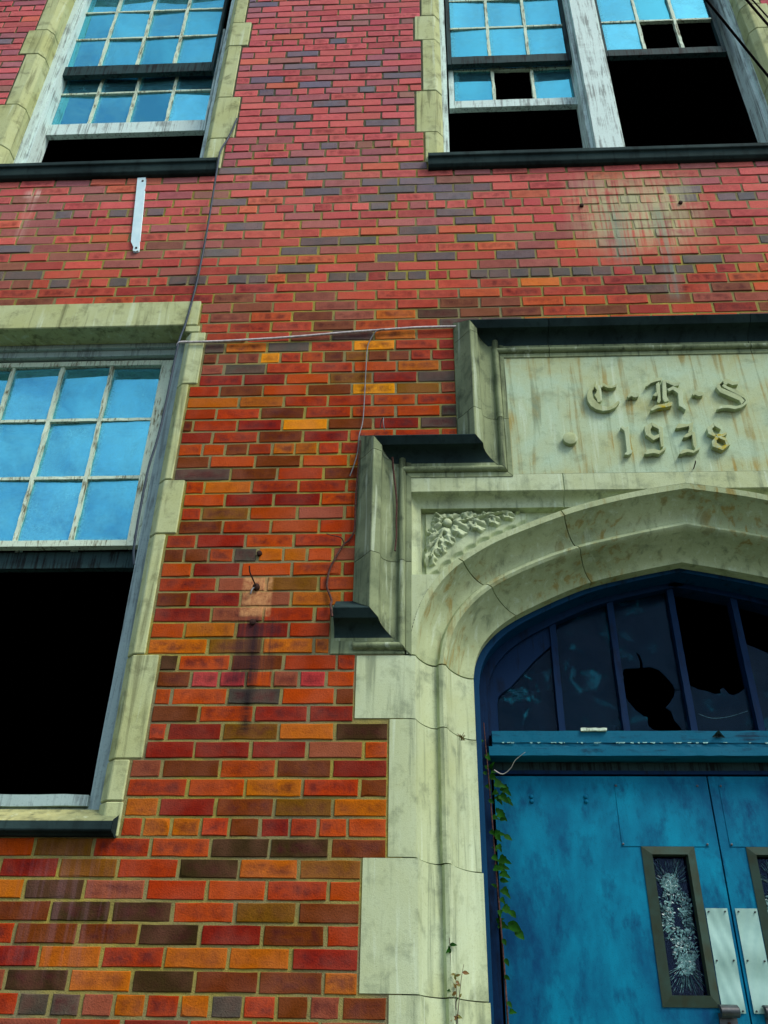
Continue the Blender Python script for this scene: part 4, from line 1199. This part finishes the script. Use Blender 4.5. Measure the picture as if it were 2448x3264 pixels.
st = empty('metal_strip', (-0.772, -.004, 3.48))
tag(st, 'white painted metal strip screwed upright to the brick under the left window', 'metal strip')
def P_(q): return [(x + .772, y + .004, z - 3.48) for x, y, z in q]
pl = [(-0.845, 4.068), (-0.803, 4.070), (-0.744, 3.472), (-0.758, 3.464), (-0.770, 3.470), (-0.772, 3.498), (-0.792, 3.540)]
n = len(pl)
sm = MB().add([(x, -.014, z) for x, z in pl] + [(x, -.001, z) for x, z in pl], [tuple(range(n)), tuple(range(2 * n - 1, n - 1, -1))] + [(i, (i + 1) % n, n + (i + 1) % n, n + i) for i in range(n)])
sm.build('strip', m_strip, st, bevel=.0025)
for x, z in ((-0.813, 4.040), (-0.757, 3.487)): MB().disc(x, z, .0062, -.017, -.012, 10, .001).build('screw', m_rust, st)

ek = 0
for (x, z, r_), lab in zip(((1.591, 3.743, .011), (2.108, 3.744, .011), (0.064, 1.628, .011), (0.066, 1.317, .012)), (
        'rusty bolt stub at the left of the pale streaks on the brick', 'rusty bolt stub at the right of the pale streaks on the brick',
        'dark bolt hole in the brick above the bent iron bracket', 'dark bolt hole in the brick below the bent iron bracket')):
    m = MB().disc(0, 0, r_, -.010, .006, 12, .003)
    o = m.build('bolt_stub', m_rust, smooth=40); o.location = (x, 0, z)
    tag(o, lab, 'bolt', 'old bolts left in the brick wall')
bk = empty('iron_bracket', (0.066, 0, 1.47))
tag(bk, 'bent rusty iron bracket sticking out of the cement patch on the brick', 'bracket')
MB().disc(0.066, 1.472, .014, -.012, .006, 12, .006).build('bolt', m_rust, bk, smooth=40)
MB().tube([(0.066, -.012, 1.472), (0.058, -.04, 1.485), (0.046, -.06, 1.51), (0.043, -.066, 1.535)], .003, 6).build('hook', m_rust, bk, smooth=60)
MB().tube([(0.060, -.012, 1.466), (0.056, -.03, 1.45), (0.052, -.035, 1.425)], .003, 6).build('wire_end', m_steelwire, bk, smooth=60)
o = MB().tube([(0, 0.004, 0), (0, -.02, .004), (.002, -.030, .012), (.004, -.026, .020)], .0025, 6).build('nail', m_rust, smooth=60)
o.location = (1.886, 0, 2.028); tag(o, 'small rusty nail in the stone below the year', 'nail')

# overhead service wires crossing the top right corner
for (px, pz), (qx, qz), r_, lab in (((2.421, 5.171), (2.607, 4.387), .0075, 'thick black service wire crossing in front of the upper right window'),
                                    ((2.640, 5.190), (2.713, 4.883), .0075, 'black service wire nearer the corner, outer of the close pair'),
                                    ((2.672, 5.190), (2.730, 4.960), .0045, 'thin black service wire at the very corner')):
    ca = Vector((px, -.3, pz)); cb = Vector((qx, -.3, qz))
    # each wire is pinned to the wall low at the right and climbs away to a pole across the yard
    A_ = CAM + (ca - CAM) * 0.96; B_ = CAM + (cb - CAM) * 1.075
    d = B_ - A_
    tw = (-0.004 - A_.y) / d.y
    pts = [A_ + d * t for t in (-26, -12, -5, -2, -.5, .5)] + [A_ + d * tw]
    wire('service_wire', pts, r_, m_cable, lab, 'cable', 'service wires at the upper right', 1)

# ---- ivy creeping down between the blue frame and the left door
def leaf_mesh(m, base, tip, width, lobes, droop):
    b, t = Vector(base), Vector(tip)
    ax = t - b
    L = ax.length
    ax.normalize()
    side = ax.cross(Vector((R.uniform(-.25, .25), -1, R.uniform(-.1, .35)))).normalized()
    up = side.cross(ax).normalized()
    if lobes: out = [(0, 0), (-.06, .30), (.10, .52), (.26, .40), (.42, .42), (.52, .24), (.78, .16), (1.0, 0)]
    else: out = [(0, 0), (.10, .22), (.30, .40), (.55, .38), (.8, .2), (1.0, 0)]
    n = len(out)
    vs = [b + ax * (L * u) + up * (-droop * L * u * u) for u, w in out]
    for sg in (1, -1):
        vs += [b + ax * (L * u) + side * (sg * w * width) + up * (w * width * .35 - droop * L * u * u) for u, w in out[1:-1]]
    fs = []
    for sg in range(2):
        o = n + sg * (n - 2)
        r = [0] + list(range(o, o + n - 2)) + [n - 1]
        for i in range(n - 1):
            a, b2 = i, i + 1
            q = [a, b2, r[i + 1], r[i]]
            q = list(dict.fromkeys(q))
            if len(q) >= 3: fs.append(tuple(q if sg == 0 else q[::-1]))
    m.add(vs, fs)
iv = empty('ivy', (0.99, .37, -1.28))
tag(iv, 'green ivy creeping down the gap beside the left blue door', 'ivy')
main = [(0.968, .33, 1.03), (0.972, .33, .93), (0.978, .335, .80), (0.985, .34, .60), (0.990, .345, .45), (0.998, .35, .25), (1.003, .35, .05), (1.005, .35, -.30), (1.006, .355, -.75), (1.0, .36, -1.28)]
MB().tube(main, lambda t: .0018 + .0025 * t, 6).build('stem', m_vine, iv, smooth=60)
LV = [(0.962, .955, -2.4, .020, 0), (0.972, .905, -.9, .030, 1), (0.972, .890, -1.1, .020, 1), (0.968, .855, .4, .022, 1), (0.985, .850, .9, .026, 1), (0.970, .830, 3.0, .022, 1), (0.985, .825, -.7, .038, 1), (0.990, .835, -.1, .02, 1),
      (0.972, .790, -1.0, .030, 1), (1.000, .785, -.25, .050, 1), (1.030, .775, -.9, .045, 1), (1.008, .760, -2.6, .030, 1), (1.020, .745, -.7, .045, 1), (1.040, .735, -.8, .040, 1), (1.005, .742, -.9, .040, 1), (0.972, .725, -.6, .026, 0),
      (1.002, .690, .2, .030, 1), (1.012, .680, -.8, .044, 1), (1.0, .672, -2.2, .024, 1), (0.985, .665, -.4, .028, 1), (1.01, .652, -.2, .024, 0),
      (0.975, .612, -.8, .026, 1), (0.992, .602, -.1, .040, 1), (0.998, .592, -.9, .028, 1), (1.025, .600, -.4, .036, 0), (1.0, .560, -1.1, .030, 1), (.996, .55, 2.9, .02, 1),
      (0.98, .522, -.7, .030, 1), (1.005, .512, -.5, .046, 1), (1.0, .490, -.3, .042, 1), (0.982, .478, -.3, .036, 1), (1.006, .462, -.6, .040, 1), (1.0, .440, -.3, .03, 0), (1.01, .41, -.9, .040, 1), (.99, .415, 2.6, .022, 0), (1.0, .375, -.9, .026, 1),
      (1.010, .350, -.6, .044, 1), (0.995, .335, -1.6, .026, 1), (1.03, .335, -.9, .034, 0), (0.985, .305, .3, .026, 1), (0.992, .295, -.4, .040, 1), (1.02, .295, -.5, .056, 0), (1.045, .275, -.8, .048, 0), (1.0, .245, -1.1, .026, 0), (1.003, .18, -1.2, .026, 0), (1.0, .13, -.7, .024, 0),
      (1.004, .05, -.9, .024, 0), (1.01, .02, -.2, .026, 1), (1.005, -.02, -1.2, .03, 1), (1.01, -.06, -.4, .03, 1), (1.0, -.12, -1.0, .03, 1), (1.01, -.22, -.6, .03, 1), (1.0, -.35, -.9, .04, 1), (1.01, -.55, -.5, .04, 1), (1.0, -.8, -1.0, .04, 1)]
for x, z, a, L, lb in LV:
    L *= .82
    m = MB()
    y = R.uniform(.315, .36)
    leaf_mesh(m, (x, y, z), (x + math.cos(a) * L * 1.15, y - R.uniform(0.0, .02), z + math.sin(a) * L * 1.15), L * .95, lb, R.uniform(.1, .35))
    m.build('leaf', m_leaf, iv, smooth=70)
tt = MB().tube([(1.0, .33, .84), (1.03, .30, .815), (1.06, .27, .83), (1.075, .24, .85), (1.11, .2, .868)], lambda t: .0022 - .0012 * t, 5).build('tendril', m_conduit, iv, smooth=60)

wd = empty('weed', (0.812, .10, .0))
tag(wd, 'thin reddish weed sprouting from the joint of the left stone jamb', 'weed')
WS = [[(0.818, .105, -.14), (0.816, .10, -.02), (0.811, .092, .10), (0.808, .09, .215)], [(0.822, .10, -.06), (0.832, .085, .02), (0.842, .08, .09), (0.852, .078, .135)], [(0.818, .10, -.03), (0.826, .09, .05), (0.824, .085, .11)]]
for p in WS: MB().tube(p, lambda t: .0016 - .0009 * t, 5).build('stem', m_vine, wd, smooth=60)
for k in range(26):
    p = WS[k % 3]; t = R.random(); i = min(int(t * (len(p) - 1)), len(p) - 2); f = t * (len(p) - 1) - i
    b = Vector(p[i]).lerp(Vector(p[i + 1]), f)
    a = R.uniform(-1.2, 4.0); L = R.uniform(.012, .024)
    m = MB(); leaf_mesh(m, b, b + Vector((math.cos(a) * L, -R.uniform(.002, .012), math.sin(a) * L)), L * .7, 0, .3)
    m.build('leaf', m_weedleaf if k % 3 else m_leaf, wd, smooth=70)
tf = empty('weed_tuft', (0.872, .12, 0.905))
tag(tf, 'tiny dried tuft wedged in the open joint high on the left jamb', 'weed')
for k in range(14):
    a = R.uniform(.2, 2.9); L = R.uniform(.012, .03)
    MB().tube([(0.872 + R.uniform(-.012, .012), .15, .897), (0.872 + math.cos(a) * L * .5, .13, .90 + math.sin(a) * L * .5), (0.872 + math.cos(a) * L, .118, .897 + math.sin(a) * L * .7)], .0009, 4, 2).build('blade', m_weedleaf, tf)
